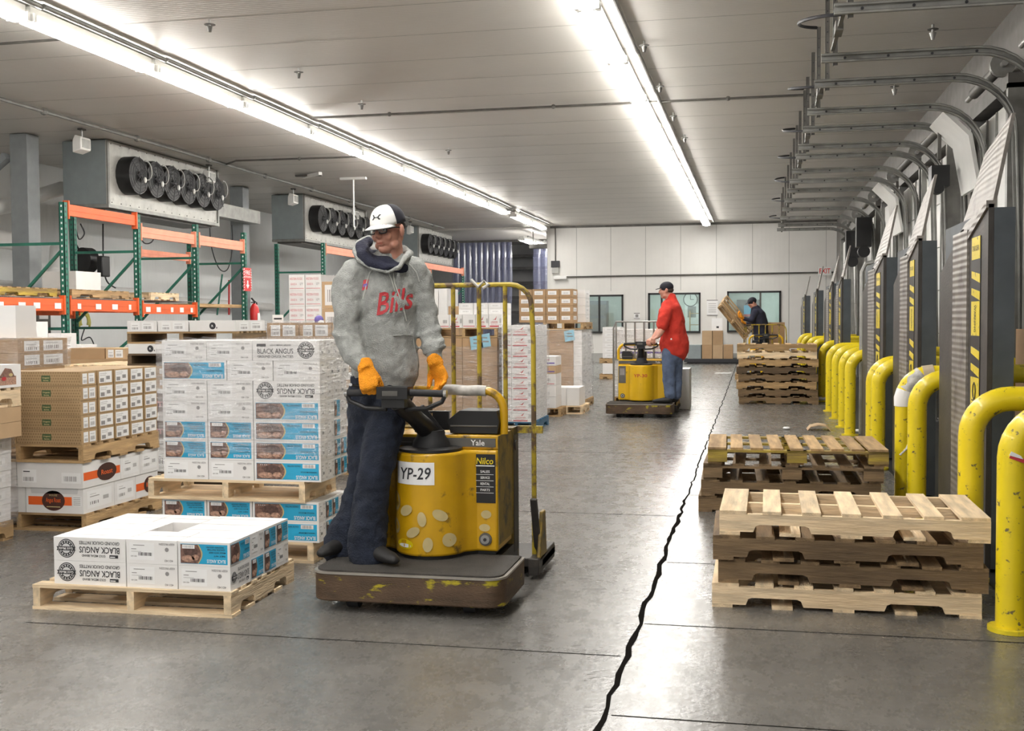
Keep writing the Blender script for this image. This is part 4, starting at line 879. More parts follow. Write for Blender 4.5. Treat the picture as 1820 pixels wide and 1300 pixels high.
# ---- F stack of planks/pallets behind
FY = 10.2; fx0 = aY(112, 650, FY).x; fx1 = aY(225, 650, FY).x
for i in range(8):
    pallet('light pallet, %s from the floor, behind the brown diamond cartons' % (ORD[i] if i else 'lowest'), ((fx0 + fx1) / 2, FY + .5, i * .126), fx1 - fx0, 1.0, 'new', group='pallets stacked behind the diamond cartons')
bx = aY(120, 630, FY + 1.4)
carton('brown_carton', 'flat brown carton on the floor stack below the yellow hose', 'carton', None, aY(120, 630, 12.4).x, aY(186, 630, 12.4).x, 12.4, 12.9, .99, 1.12, None, None, 'brown_card')
carton('white_carton', 'brown carton with two white labels beside the flat brown carton', 'carton', None, aY(188, 630, 12.4).x, aY(222, 630, 12.4).x, 12.4, 12.9, .99, 1.12, 'tags2', None, 'brown_card_light')
carton('brown_carton', 'tall brown carton below the flat cartons behind the light pallets', 'carton', None, aY(118, 630, 12.4).x, aY(224, 630, 12.4).x, 12.35, 12.95, 0.001, .988, None, None, 'brown_card')
# ---- G
GY = 8.95; gx0 = aY(226, 600, GY).x; gx1 = aY(420, 600, GY).x; GD = .62
pallet('dark pallet on the floor under the wrapped oval-logo cartons', ((gx0 + gx1) / 2, GY + GD / 2, 0), GD, gx1 - gx0, 'dark', rz=PI / 2)
zs = [.126, .37, .61]
for i in range(3):
    for k in range(2):
        xm = (gx0 + gx1) / 2
        carton('oval_logo_carton', 'wrapped white carton with dark oval, %s layer %s, behind the tall stack' % (('bottom', 'middle', 'top')[i], ('left', 'right')[k]), 'carton', 'wrapped oval-logo cartons', (gx0, xm)[k] + .003, (xm, gx1)[k] - .003, GY, GY + GD, zs[i], zs[i] + .238, 'ovaldark' if k == 0 and i else 'barcode', None, 'white_card')
for i in range(2):
    for k in range(4):
        w_ = (gx1 - gx0) / 4
        carton('brown_carton', 'wrapped brown carton with white label, %s row, %s from the left, behind the tall stack' % (('lower', 'upper')[i], NTH[k]), 'carton', 'wrapped brown labelled cartons', gx0 + k * w_ + .003, gx0 + (k + 1) * w_ - .003, GY + .01, GY + GD, .852 + i * .1, .852 + i * .1 + .098, 'whitelab', None, 'brown_card')
wrap('glossy stretch film around the oval-logo cartons', gx0 - .01, gx1 + .01, GY - .02, GY + GD + .02, .12, 1.04, .03)
zg = 1.053
pallet('dark pallet under the single white carton, lower of the two stacked high', ((gx0 + gx1) / 2, GY + GD / 2, zg), GD, gx1 - gx0, 'dark', rz=PI / 2, h=.105, notch=False)
w_ = (gx1 - gx0)
carton('round_mark_carton', 'flat white carton with a round black mark between the two dark pallets', 'carton', 'flat white cartons with round marks', gx0 + .01, gx0 + w_ * .42, GY, GY + GD * .9, zg + .106, zg + .106 + .085, 'round')
carton('round_mark_carton', 'flat white carton right of the marked one between the two dark pallets', 'carton', 'flat white cartons with round marks', gx0 + w_ * .43, gx0 + w_ * .98, GY, GY + GD * .9, zg + .106, zg + .106 + .085, 'whitelab')
zg2 = zg + .192
pallet('light-edged pallet high up under three flat white cartons', ((gx0 + gx1) / 2, GY + GD / 2, zg2), GD, gx1 - gx0, 'old', rz=PI / 2, h=.105, woods=('old', 'mid'), notch=False)
for k, (a, b, st) in enumerate(((0, .28, 'tags2'), (.285, .57, 'tags2'), (.575, 1, 'round'))):
    carton('round_mark_carton', 'flat white carton on the high pallet, %s' % ('left end with labels', 'middle with labels', 'right end with a round black mark')[k], 'carton', 'flat white cartons with round marks', gx0 + w_ * a + .004, gx0 + w_ * b - .004, GY, GY + GD * .95, zg2 + .106, zg2 + .201, st, 'tags2' if k == 2 else None)
# ---- H
HY = 9.9; hx0 = aY(474, 590, HY).x; hx1 = aY(648, 590, HY).x; w_ = (hx1 - hx0) / 3
for i in range(9):
    for k in range(3):
        if i < 7 and k < 2 and i % 1 == 0: pass
        carton('brown_carton', 'film wrapped brown carton with label, %s, %s row up, right of the round-mark cartons' % (('left', 'middle', 'right')[k], NTH[i]), 'carton', 'wrapped brown cartons left of the worker', hx0 + k * w_ + .004, hx0 + (k + 1) * w_ - .004, HY, HY + .8, .126 + i * .144, .126 + i * .144 + .142, 'tags2' if i > 6 else 'whitelab', None, 'brown_card')
pallet('pallet under the wrapped brown cartons left of the worker', ((hx0 + hx1) / 2, HY + .4, 0), .8, hx1 - hx0, 'mid', rz=PI / 2)
wrap('stretch film around the brown labelled cartons left of the worker', hx0 - .005, hx1 + .005, HY - .015, HY + .81, .8, 1.44, .02)
simple('card_sign', 'small white card standing on the wrapped brown cartons', 'sign', lambda f: (f.box(-.055, .055, 0, .005, 0, .075, 'label'), f.box(-.04, .04, -.001, 0, .03, .045, 'ink')), (aY(486, 560, HY).x, HY + .1, 1.422))
# ---- I: pink printed white boxes + brown labelled, further back
IY = 17.5
for i in range(8):
    for k in range(2):
        xa = aY(514 + 29 * k, 540, IY).x; xb = aY(542 + 29 * k, 540, IY).x
        carton('pink_print_carton', 'white carton with pink lettering, %s row up, %s column, behind the diagonal rack brace' % (NTH[i], ('left', 'right')[k]), 'carton', 'pink printed cartons by the rack', xa, xb, IY, IY + .8, .13 + i * .26, .13 + i * .26 + .257, 'pinktext', None, 'white_card')
pallet('pallet under the pink printed cartons', ((aY(514, 540, IY).x + aY(571, 540, IY).x) / 2, IY + .4, 0), .7, .8, 'mid')
jx = (aY(572, 520, 14.5).x, aY(640, 520, 14.5).x)
for i in range(5): carton('brown_carton', 'large tan carton with big white labels just left of the worker, %s up' % NTH[i], 'carton', 'large tan cartons left of the worker', jx[0], jx[1], 14.5, 15.2, .127 + i * .37, .127 + i * .37 + .367, 'biglabel', None, 'brown_card_light')
pallet('pallet under the large tan cartons left of the worker', ((jx[0] + jx[1]) / 2, 14.85, 0), jx[1] - jx[0], .7, 'mid')
simple('blue_bundle', 'small blue and white bundle low beside the tan cartons', 'bundle', lambda f: (f.ell((0, 0, .06), (.06, .06, .06), 'purple_ink', n=12), f.ell((.04, -.03, .03), (.04, .04, .03), 'label', n=12)), (aY(564, 555, 13.4).x, 13.45, 1.391))
beam('low orange beam just above the wrapped cartons left of the worker', RX, 24.06, 28.0, 1.45, 'orange_rack', .12)
carton('brown_carton', 'brown carton stack carrying the blue bundle behind the wrapped brown cartons', 'carton', None, aY(488, 575, 13.4).x, aY(575, 575, 13.4).x, 13.35, 14.2, 0.001, 1.39, None, None, 'brown_card')
# rack pallets and white box
pallet('yellowish pallet on the low rack shelf at the left picture edge', (-10.07, 13.45, 1.792), 1.3, 1.06, 'mid', rz=PI / 2, group='pallets on the rack shelf', woods=('yelp', 'mid'))
pallet('yellowish pallet on the low rack shelf under the white box', (-10.07, 15.2, 1.792), 1.5, 1.06, 'mid', rz=PI / 2, group='pallets on the rack shelf')
pallet('small pallet on the low rack shelf of the third bay', (-10.0, 16.9, 1.792), .9, 1.1, 'mid', rz=PI / 2, group='pallets on the rack shelf', woods=('new', 'new'))
carton('white_carton', 'plain white box standing on the pallet on the rack shelf', 'carton', None, -10.35, -9.8, 14.95, 15.6, 1.918, 2.2)
# white cartons under rack, far left
for i, (px, py, w_, h_) in enumerate(((0, 600, .8, .5), (30, 600, .5, .75), (70, 602, .6, .4), (108, 612, .6, .3))):
    Y = 12.0 + i * .35; p = aY(px, 600, Y)
    carton('white_carton', 'plain white box below the rack at the far left, %s from the left' % NTH[i], 'carton', 'plain white boxes below the rack', p.x - .3, p.x - .3 + w_, Y, Y + .34, 0.001, (1.35, 1.6, 1.45, 1.3)[i] - .15)
simple('rack_edge_carton', 'white box with dark label standing at the far left edge above the rolls', 'carton', lambda f: f.box(-.2, .2, 0, .3, 0, .3, 'label'), (aY(-6, 590, 9.1).x, 9.1, 1.295))
# ================================================================== CENTRE STACKS
J1 = 14.2
# J1 brown film wrapped, blue papers
a0 = aY(700, 650, J1).x; a1 = aY(884, 650, J1).x
pallet('pallet under the film wrapped brown cartons behind the load rest', ((a0 + a1) / 2, J1 + .5, 0), 1.0, a1 - a0, 'mid', rz=PI / 2, group=None)
n = 3; w_ = (a1 - a0) / n
for i in range(6):
    for k in range(n):
        carton('brown_carton', 'brown carton behind the yellow load rest, %s, %s from the left' % (('%s layer' % ORD[i]), NTH[k]), 'carton', 'brown cartons behind the load rest', a0 + k * w_ + .003, a0 + (k + 1) * w_ - .003, J1, J1 + .95, .127 + i * .18, .127 + i * .18 + .178, None, 'sidetag', 'brown_card')
wrap('stretch film around the brown cartons behind the load rest', a0 - .01, a1 + .01, J1 - .02, J1 + .97, .15, 1.1, .015)
def paper(px, py, Y, lb, w_=.16, h=.2):
    p = aY(px, py, Y); f = MB(); f.prism([(-w_ / 2, 0, -h / 2), (w_ / 2, 0, -h / 2 + .03), (w_ / 2 - .02, 0, h / 2), (-w_ / 2 - .02, 0, h / 2 - .03)], (0, .002, 0), 'blue_label'); f.text('LOT 12' if False else 'HOLD', (0, -.002, .02), (1, 0, .15), (0, 0, 1), .03, 'ink', .09) if False else None
    f.box(-.05, .05, -.0015, -.001, -.02, 0, 'grey_ink'); f.box(-.05, .03, -.0015, -.001, .03, .045, 'grey_ink'); return tag(f.build('blue_paper', None, p), lb, 'paper', 'pale blue papers taped on loads')
paper(848, 609, J1 - .03, 'pale blue paper on the brown cartons, left one of the pair'); paper(862, 606, J1 - .03, 'pale blue paper on the brown cartons, right one of the pair')
a0b = aY(765, 590, J1).x
pallet('pallet on top of the brown cartons carrying red logo cartons', ((a0b + a1) / 2, J1 + .5, 1.21), 1.0, a1 - a0b, 'mid', rz=PI / 2, notch=False)
n = 5; b0 = aY(775, 570, J1).x; b1 = aY(913, 570, J1).x; w_ = (b1 - b0) / n
b1 = a1 + .06; w_ = (b1 - b0) / n
for k in range(n): carton('logo_carton', 'white carton with red stripe on the high pallet, %s from the left' % NTH[k], 'carton', 'red logo cartons on the high pallet', b0 + k * w_ + .003, b0 + (k + 1) * w_ - .003, J1 + .02, J1 + .6, 1.337, 1.51, ('redside', 'redlogo')[k % 2] if k < 4 else 'redlogo', None, 'white_card')
b2 = aY(815, 545, J1 + .1).x; w_ = (b1 + .0 - b2) / 3
for r_ in range(2):
    for k in range(3): carton('flat_white_carton', 'flat white top carton behind the load rest, %s row, %s from left' % (('lower', 'upper')[r_], NTH[k]), 'carton', 'flat white cartons on the red logo cartons', b2 + k * w_ + .003, b2 + (k + 1) * w_ - .003, J1 + .1, J1 + .6, 1.512 + r_ * .075, 1.512 + r_ * .075 + .073, 'whitelab', None, 'white_card')
# J2 red logo column on blue pallet
c0 = aY(888, 650, J1).x; c1_ = aY(945, 650, J1 - .1).x; JY = J1 - .1
f0 = a1 + .06
pallet('blue pallet on the floor under the tall red logo column', ((f0 + c1_) / 2, JY + .55, 0), 1.1, c1_ - f0 + .04, 'mid', rz=PI / 2, woods=('bluep', 'bluep')) if False else None
t = pallet('blue pallet on the floor under the tall red logo column', ((f0 + c1_) / 2, JY + .55, 0), 1.1, c1_ - f0 + .04, 'mid', rz=PI / 2)
for ch in t.children:
    ch.data.materials.clear(); ch.data.materials.append(_m['blue_pallet'])
cm = f0 + (c1_ - f0) * .36
for i in range(9):
    z = .127 + i * .138
    carton('logo_carton', 'white carton with red eagle logo in the tall column, %s from the floor' % (NTH[i] if i else 'lowest'), 'carton', 'red logo cartons in the tall column', cm + .003, c1_, JY, JY + .55, z, z + .136, 'redlogo', None, 'white_card')
    carton('logo_carton', 'white carton left of the red eagle column, %s from the floor' % (NTH[i] if i else 'lowest'), 'carton', 'red logo cartons in the tall column', f0 + .02, cm - .003, JY + .01, JY + .55, z, z + .136, 'redside', None, 'white_card')
    carton('logo_carton', 'plain white side of a carton behind the red eagle column, %s from the floor' % (NTH[i] if i else 'lowest'), 'carton', 'red logo cartons in the tall column', cm + .003, c1_ - .003, JY + .553, JY + 1.1, z, z + .136, None, None, 'white_card')
wrap('stretch film around the tall red logo column', f0, c1_ + .01, JY - .02, JY + 1.12, .14, 1.38, .015)
# J3
KY = 16.4; k0 = aY(958, 700, KY).x; k1 = aY(988, 700, KY).x
pallet('pallet under the mixed white cartons right of the red logo column', ((k0 + k1) / 2 - .1, KY + .25, 0), .5, .6, 'mid', rz=PI / 2)
for i, (h_, st, m_) in enumerate(((.17, 'whitelab', 'white_card'), (.17, 'whitelab', 'white_card'), (.17, 'redside', 'white_card'), (.12, 'purple', 'brown_card_light'), (.14, 'purple', 'white_card'))):
    z = .127 + sum((.17, .17, .17, .12, .14)[:i]); carton('mixed_carton', '%s right of the red logo column' % ('lowest white carton', 'second white carton from the floor', 'third white carton with pink stripe', 'tan carton below the top one', 'top white carton with purple stripe')[i], 'carton', 'mixed cartons right of the red column', k1 - .48, k1, KY, KY + .48, z, z + h_ - .003, st, None, m_)
K2 = 16.9; q0 = aY(984, 720, K2).x; q1 = aY(1030, 720, K2).x
pallet('pale pallet on the floor under two white boxes beside the brown wrapped load', ((q0 + q1) / 2, K2 + .35, 0), .75, q1 - q0 + .1, 'new', rz=PI / 2)
for k in range(2): carton('white_carton', 'plain white box on the pale pallet, %s one' % ('left', 'right')[k], 'carton', 'white boxes beside the brown wrapped load', q0 + k * (q1 - q0) / 2 + .003, q0 + (k + 1) * (q1 - q0) / 2 - .003, K2, K2 + .6, .128, .40, None, None, 'white_card')
# J4 brown wrapped + 4x4
LY = 17.9; r0_, r1_ = aY(968, 650, LY).x, aY(1034, 650, LY).x
pallet('pallet under the big brown wrapped load with blue label', ((r0_ + r1_) / 2, LY + .6, 0), 1.2, r1_ - r0_ + .05, 'mid', rz=PI / 2)
for i in range(6):
    carton('brown_carton', 'wide brown wrapped carton, %s layer, below the sixteen small cartons' % ORD[i], 'carton', 'wide brown wrapped cartons', r0_, r1_ - .14, LY, LY + .55, .127 + i * .19, .127 + i * .19 + .187, None, None, 'brown_card')
    for k in range(2): carton('white_carton', 'white sided carton at the right of the brown wrapped load, %s layer, %s' % (ORD[i], ('front', 'rear')[k]), 'carton', 'white sided cartons right of the brown load', r1_ - .137, r1_, LY + .02 + k * .55, LY + .02 + k * .55 + .54, .127 + i * .19, .127 + i * .19 + .187, None, 'whitelab', 'white_card')
wrap('stretch film around the big brown load', r0_ - .01, r1_ + .01, LY - .02, LY + 1.15, .15, 1.26, .02)
paper(1013, 597, LY - .03, 'pale blue paper high on the brown wrapped load'); paper(1034 - 4, 699, LY - .03, 'pale blue paper low on the brown wrapped load', .16, .1)
zq = .127 + 6 * .19 + .01
pallet('dark gap pallet carrying the sixteen small brown cartons', ((r0_ + r1_) / 2, LY + .55, zq), 1.1, r1_ - r0_ + .04, 'mid', rz=PI / 2, notch=True, h=.115)
s0 = aY(922, 540, LY).x; s1 = aY(1010, 540, LY).x; w_ = (s1 - s0) / 4
s0 = r0_ - .42; w_ = (r1_ - .14 - s0) / 4
for i in range(4):
    for k in range(4):
        carton('small_brown_carton', 'small brown carton with white label, %s row, %s from the left' % (('bottom', 'second', 'third', 'top')[i], NTH[k]), 'carton', 'sixteen small brown cartons', s0 + k * w_ + .004, s0 + (k + 1) * w_ - .004, LY + .0, LY + .5, zq + .117 + i * .135, zq + .117 + i * .135 + .132, 'whitelab', 'whitelab', 'brown_card')
for i in range(4):
    carton('white_carton', 'white wrapped carton behind the sixteen small brown cartons, %s row' % ('bottom', 'second', 'third', 'top')[i], 'carton', 'white cartons behind the small brown ones', r1_ - .28, r1_ - .02, LY + .55, LY + 1.05, zq + .117 + i * .135, zq + .117 + i * .135 + .132, None, 'whitelab', 'white_card')
# tall white panel stack behind the load rest left end
for i in range(3):
    carton('white_carton', 'tall white wrapped block beside the green rack posts, %s from the left' % NTH[i], 'carton', 'tall white wrapped blocks', aY(748 + 16 * i, 560, 26).x, aY(763 + 16 * i, 560, 26).x, 26, 27, 0.001, 2.2, None, None, 'white_card')
carton('brown_carton', 'brown carton column between the white blocks and the flat white cartons', 'carton', None, aY(797, 560, 24).x, aY(815, 560, 24).x, 24, 25, 0.001, 1.75, None, None, 'brown_card')
# K: white stacks behind the second truck
KY2 = 27.0
pallet('grey-white pallet at the left of the far white stack', ((aY(1071, 600, KY2).x + aY(1100, 600, KY2).x) / 2, KY2 + .5, 0), .55, 1.0, 'mid')
pallet('second pallet under the far white stack', ((aY(1071, 600, KY2).x + aY(1100, 600, KY2).x) / 2, KY2 + .5, .38), .55, 1.0, 'mid')
ka, kb = aY(1071, 600, KY2).x, aY(1102, 600, KY2).x
carton('white_carton', 'white carton between the two low pallets of the far white stack', 'carton', 'far white cartons left of the second truck', ka, kb, KY2, KY2 + .9, .127, .378, None)
for i in range(6): carton('white_carton', 'far white carton left of the second truck, %s up' % NTH[i], 'carton', 'far white cartons left of the second truck', ka, kb, KY2, KY2 + .9, .507 + i * .125, .507 + i * .125 + .122, 'whitelab')
# L : back boxes on a dark low platform
BZ = 36.6
simple('low_platform', 'long low dark platform along the back wall carrying boxes', 'platform', lambda f: (f.box(-2.2, .55, 0, 1.0, .05, .16, 'ink'), f.box(-2.1, .5, .05, .95, 0.001, .05, 'black')), (0, BZ, 0))
carton('plastic_bin', 'grey bin on the low platform right of the red-shirted man', 'bin', None, aY(1222, 620, BZ).x, aY(1246, 620, BZ).x, BZ + .05, BZ + .8, .162, .6, None, None, 'evap_side')
xs = [1247, 1266, 1285, 1303]
for i in range(3):
    for k in range(2):
        if i == 2 and k == 1: continue
        carton('brown_carton', 'brown carton on the platform by the back wall, %s column, %s' % (('left', 'middle', 'right')[i], ('lower', 'upper')[k]), 'carton', 'brown cartons by the back wall', aY(xs[i], 620, BZ).x + .01, aY(xs[i + 1], 620, BZ).x - .01, BZ + .05, BZ + .7, .162 + k * .45, .162 + k * .45 + .446, None, None, 'brown_card_light' if (i + k) % 2 else 'brown_card')
simple('flat_box', 'white flat box standing on the brown cartons by the back wall', 'box', lambda f: (f.box(-.17, .17, 0, .1, 0, .4, 'label'), f.box(-.02, .06, -.002, 0, .08, .14, 'ink')), (aY(1274, 590, BZ).x, BZ + .2, 1.063))
# ================================================================== DOCK SIDE
BX = 1.15
def bollard(label, y, h=1.06, white=False, xb=BX, L=1.2):
    r = .066; R = .2
    t = thing('bollard_rail', label, 'bollard', (xb, y, 0), group='yellow bent pipe bollards')
    f = MB(); P = [(0, 0, 0.0), (0, 0, h - R - r)] + [tuple(p) for p in arc((R, 0, h - R - r), R, PI, PI / 2, 8, (1, 0, 0), (0, 0, 1))][1:] + [(L, 0, h - r)]
    f.tube(P, r, 'yellow_paint', 20); f.build('pipe', t)
    f = MB(); f.cyl((0, 0, 0.001), (0, 0, .02), r + .035, 'yellow_dirty', 16); f.build('base_collar', t)
    return t
bys = [5.45, 6.45, 8.5, 9.25, 11.1, 11.6, 14.25, 15.3, 16.6, 17.95, 20.05, 22.86, 24.95, 27.5, 29.8]
bl = ['nearest yellow bollard with a red scuff mark, at the right picture edge', 'yellow bent bollard in front of the nearest hazard striped plate', 'yellow bollard partly hidden by the edge of the nearest upright plate', 'yellow bollard wrapped with torn plastic and tape', 'yellow bollard behind the second plate edge, nearer of the pair', 'yellow bollard overlapping the third hazard stripe', 'yellow bollard with rust streak, first of the row of four by the grey conduit', 'rust streaked yellow bollard, second of the row of four', 'yellow bollard, third of the row of four by the grey conduit', 'yellow bollard, farthest of the row of four by the grey conduit', 'yellow bollard standing alone above the grey plastic wad', 'yellow bollard right of the far pallet stack', 'yellow bollard behind the far pallet stack, right one', 'yellow bollard behind the far pallet stack, middle one', 'farthest yellow bollard, just right of the third truck']
for y, lb in zip(bys, bl): bollard(lb, y)
b0_ = [o for o in C.objects if o.name.startswith('bollard_rail')]
f = MB(); c = Vector((0, 0, 0)); f.prism([(-.03, -.068, .80), (.04, -.066, .775), (.05, -.064, .79), (-.02, -.069, .82)], (0, -.003, 0), 'red_ink'); f.prism([(-.03, -.069, .812), (.03, -.068, .795), (.02, -.067, .81), (-.02, -.07, .83)], (0, -.004, 0), 'label'); f.build('scuff', b0_[0])
simple('torn_plastic', 'torn white plastic and tape wrapped over the yellow bollard', 'plastic', lambda f: (f.loft([(0, 0, .74), (0, 0, .80), (.02, 0, .86)], [.072, .075, .076], 'label', 14), f.loft([(.02, 0, .86), (.07, 0, .93), (.14, 0, .985)], [.074, .076, .074], 'tape_grey', 14), f.loft([(.14, 0, .985), (.22, 0, .995)], [.073, .074], 'tape', 14), f.tube([(.06, -.045, .76), (.065, -.05, .64), (.05, -.06, .5), (.02, -.065, .42), (-.03, -.055, .36)], .010, 'label', 6)), (BX, bys[3], 0))
simple('guard_rail', 'yellow horizontal guard rail behind the nearest upright plate', 'rail', lambda f: (f.cyl((1.55, 0, .0), (1.55, 0, 1.1), .05, 'yellow_dirty'), f.cyl((1.5, 0, 1.07), (2.6, 0, 1.07), .06, 'yellow_dirty')), (0, 7.72, 0))
carton('brown_carton', 'large brown carton standing beyond the nearest upright plate', 'carton', None, 1.78, 2.45, 8.0, 8.38, 0.001, 1.35, None, None, 'brown_card')
def leveler(label, y0, y1, X=1.27, top=2.06, lip=True, th=.14):
    t = thing('dock_leveler', label, 'dock leveler', (X, y0, 0), group='upright dock leveler plates')
    L = y1 - y0
    f = MB(); f.prism([(.03, .0, .02), (.03, 0, top - .02), (th, 0, top - .02), (th, 0, .02)], (0, L * .98, 0), 'blue_steel'); f.build('frame', t)
    # far skirt, tread deck, near skirt: folded plates facing the room
    a, b = L * .34, L * .66
    f = MB(); f.prism([(0, b, .0), (0, b, top - .16), (0, L, top - .32), (0, L, .0)], (.028, 0, 0), 'dark_steel'); f.box(-.012, .0, b - .03, b, 0.02, top - .18, 'dark_steel'); f.build('far_skirt', t)
    f = MB(); f.box(-.014, .029, a, b - .03, .02, top - .1, 'tread'); f.build('deck_plate', t)
    f = MB(); f.prism([(0, 0, 0), (0, 0, top), (0, a, top - .14), (0, a, 0)], (.029, 0, 0), 'dark_steel'); f.prism([(-.012, 0, top - .02), (-.012, a, top - .16), (-.012, a, top - .12), (-.012, 0, top + .02)], (.05, 0, 0), 'tread'); f.build('near_skirt', t)
    # hazard strip: sign segments on black
    f = MB(); ya, yb = a * .36, a * .80; z = top - .16
    f.box(-.004, 0, ya - .01, yb + .01, .5, z, 'black')
    segs = [('r', .13), ('s', .05), ('s', .05), ('t', .2), ('s', .05), ('s', .05), ('g', .2), ('s', .05), ('s', .05), ('s', .05), ('t', .16)]
    for kd, h_ in segs:
        if kd == 's': f.prism([(-.006, ya, z - h_ - .045), (-.006, yb, z - h_ + .01 - .02), (-.006, yb, z - .02), (-.006, ya, z - .045)], (.002, 0, 0), 'yellow_paint'); z -= h_ + .05
        else:
            f.box(-.006, -.004, ya, yb, z - h_, z, 'yellow_paint')
            if kd == 'g': f.tube(arc((-.008, (ya + yb) / 2, z - h_ * .4), .05, 0, 2 * PI, 8, (0, .8, 0), (0, 0, 1)), .004, 'ink', 4); [f.box(-.0075, -.006, ya + .04, yb - .04, z - h_ * .7 - .02 * q, z - h_ * .7 - .02 * q + .008, 'ink') for q in range(2)]
            else: f.text('WARNING' if kd == 't' else 'STAND CLEAR', (-.008, (ya + yb) / 2, z - h_ * .5), (0, 0, -1) if kd == 't' else (0, -1, 0), (0, -1, 0) if kd == 't' else (0, 0, 1), .05 if kd == 't' else .03, 'ink', h_ * .8 if kd == 't' else (yb - ya) * .8)
            z -= h_ + .045
    f.build('hazard_strip', t)
    if lip:
        f = MB(); ln = .10; f.prism([(.01, .02, top - .06), (.01, b, top - .16), (ln + .08, b - .0, top + .42), (ln + .02, .02, top + .5)], (.02, 0, 0), 'tread')
        for k in range(3): f.cyl((.03, .1 + k * b * .36, top - .1), (.03, .2 + k * b * .36, top - .11), .03, 'dark_steel')
        f.build('lip_plate', t)
    return t
lv = [(6.68, 8.32, 'dock leveler plate stored upright nearest the viewer, hazard strip on its face'), (9.4, 11.0, 'second upright dock leveler plate from the viewer'), (11.85, 14.05, 'third upright dock leveler plate, beside the grey conduit'), (18.2, 19.8, 'fourth upright dock leveler plate, just beyond the row of four bollards'), (20.35, 22.6, 'fifth upright dock leveler plate, right of the far pallet stack'), (25.2, 27.2, 'sixth upright dock leveler plate from the viewer'), (31.0, 33.6, 'farthest upright dock leveler plate')]
for y0_, y1_, lb in lv: leveler(lb, y0_, y1_, X=1.27 if y0_ < 18 else 1.33)
simple('dock_control_box', 'grey steel cabinet with conduit between the third and fourth upright plates', 'cabinet', lambda f: (f.box(.2, .6, .62, 1.55, .0, 1.9, 'evap_side'), f.tube([(.02, -.4, 0), (.02, -.4, 2.0), (.06, -.4, 2.1), (.3, -.4, 2.14)], .03, 'galv'), f.tube([(.10, -.38, 0), (.10, -.38, 1.95), (.3, -.38, 2.04)], .025, 'galv')), (1.28, 14.85, 0.001))
# overhead door tracks
TZ = 3.7
def track(label, y, xl, side):
    t = thing('door_track', label, 'door track', (0, y, TZ), group='overhead dock door tracks')
    P = [(xl, 0, 0), (1.3, 0, 0), (1.75, 0, 0)] + [tuple(p) for p in arc((1.85, 0, -.55), .55, PI / 2, 0, 8, (1, 0, 0), (0, 0, 1))] + [(2.43, 0, -1.5), (2.47, 0, -3.65)]
    f = MB()
    for a, b in zip(P, P[1:]):
        f.bar(a, b, .006, .075, 'galv', side=(0, 0, 1) if a[0] < 1.9 else (1, 0, 0))
    f.loft([(x, -.03, z + .03) for x, y_, z in P], [.012] * len(P), 'galv', 6); f.loft([(x, -.03, z - .03) for x, y_, z in P], [.012] * len(P), 'galv', 6)
    f.build('rail', t)
    f = MB(); f.box(xl + .1, 1.7, -.0, .05, .035, .04, 'galv_dark'); f.box(xl + .1, 1.7, .045, .05, -.01, .04, 'galv_dark')
    for k in range(4): x = xl + .2 + k * .36; f.cyl((x, -.012, 0), (x, .012, 0), .012, 'ink', 8)
    f.build('back_angle', t)
    f = MB(); xh = xl + .12; f.box(xh - .02, xh + .02, .0, .006, -.06, ZC - TZ - .005, 'galv_dark'); f.box(xh - .02, xh - .014, .0, .04, -.06, ZC - TZ - .005, 'galv_dark')
    for k in range(8): f.cyl((xh, -.001, .1 + k * .1), (xh, .007, .1 + k * .1), .007, 'ink', 6)
    f.build('hanger', t)
    return t
tys = [8.7, 10.3, 11.4, 12.9, 14.1, 15.5, 16.4, 18.0, 19.3, 20.7, 22.4, 24.2, 26.2, 28.2, 29.6]
for i, y in enumerate(tys):
    track('overhead door track with curved end, %s from the viewer' % NTH[i], y, .57, i % 2)
def spring(label, y0_, y1_, x=.66, z=TZ + .0):
    t = thing('bumper_bar', label, 'spring bar', (0, 0, 0), group='bars joining the door tracks')
    f = MB(); f.box(x - .015, x + .015, y0_, y1_, z + .04, z + .07, 'galv_dark'); f.box(x - .03, x + .03, (y0_ + y1_) / 2 - .12, (y0_ + y1_) / 2 + .12, z + .02, z + .1, 'galv_dark'); f.build('bar', t)
    f = MB(); P = []
    for k in range(17): a = -1.2 + 2.9 * k / 16; P.append((x - .05 - .26 * math.cos(a) * 1.0, (y0_ + y1_) / 2 + (y1_ - y0_) * .42 * math.sin(a) * -1, z + .12 - .1 * math.sin(a)))
    f.tube(P, .014, 'ink', 6); f.build('cable_loop', t); return t
for i, (a, b) in enumerate(((8.8, 10.2), (11.5, 12.8), (14.2, 15.4), (16.5, 17.9), (19.4, 20.6), (22.5, 24.1), (26.3, 28.1))): spring('bar with black cable loop between two door tracks, %s from the viewer' % NTH[i], a, b)
simple('door_operator', 'dark motor box hung under the overhead tracks, upper right', 'motor', lambda f: (f.box(-.10, .10, 0, .25, -.12, .12, 'black'), f.cyl((-.02, -.01, -.15), (-.02, .15, -.15), .06, 'black'), f.box(-.02, .02, .1, .14, .2, .62, 'galv_dark')), aX(1672, 312, 2.1))
for k, (px, py, s) in enumerate(((1516, 430, 1), (1536, 408, 1))): simple('track_motor', 'small black motor on the far door tracks, %s one' % ('left', 'right')[k], 'motor', lambda f: (f.box(-.15, .15, 0, .3, -.35, .25, 'black'), f.cyl((0, 0, -.45), (0, .2, -.45), .12, 'black')), aX(px, py, 2.2))
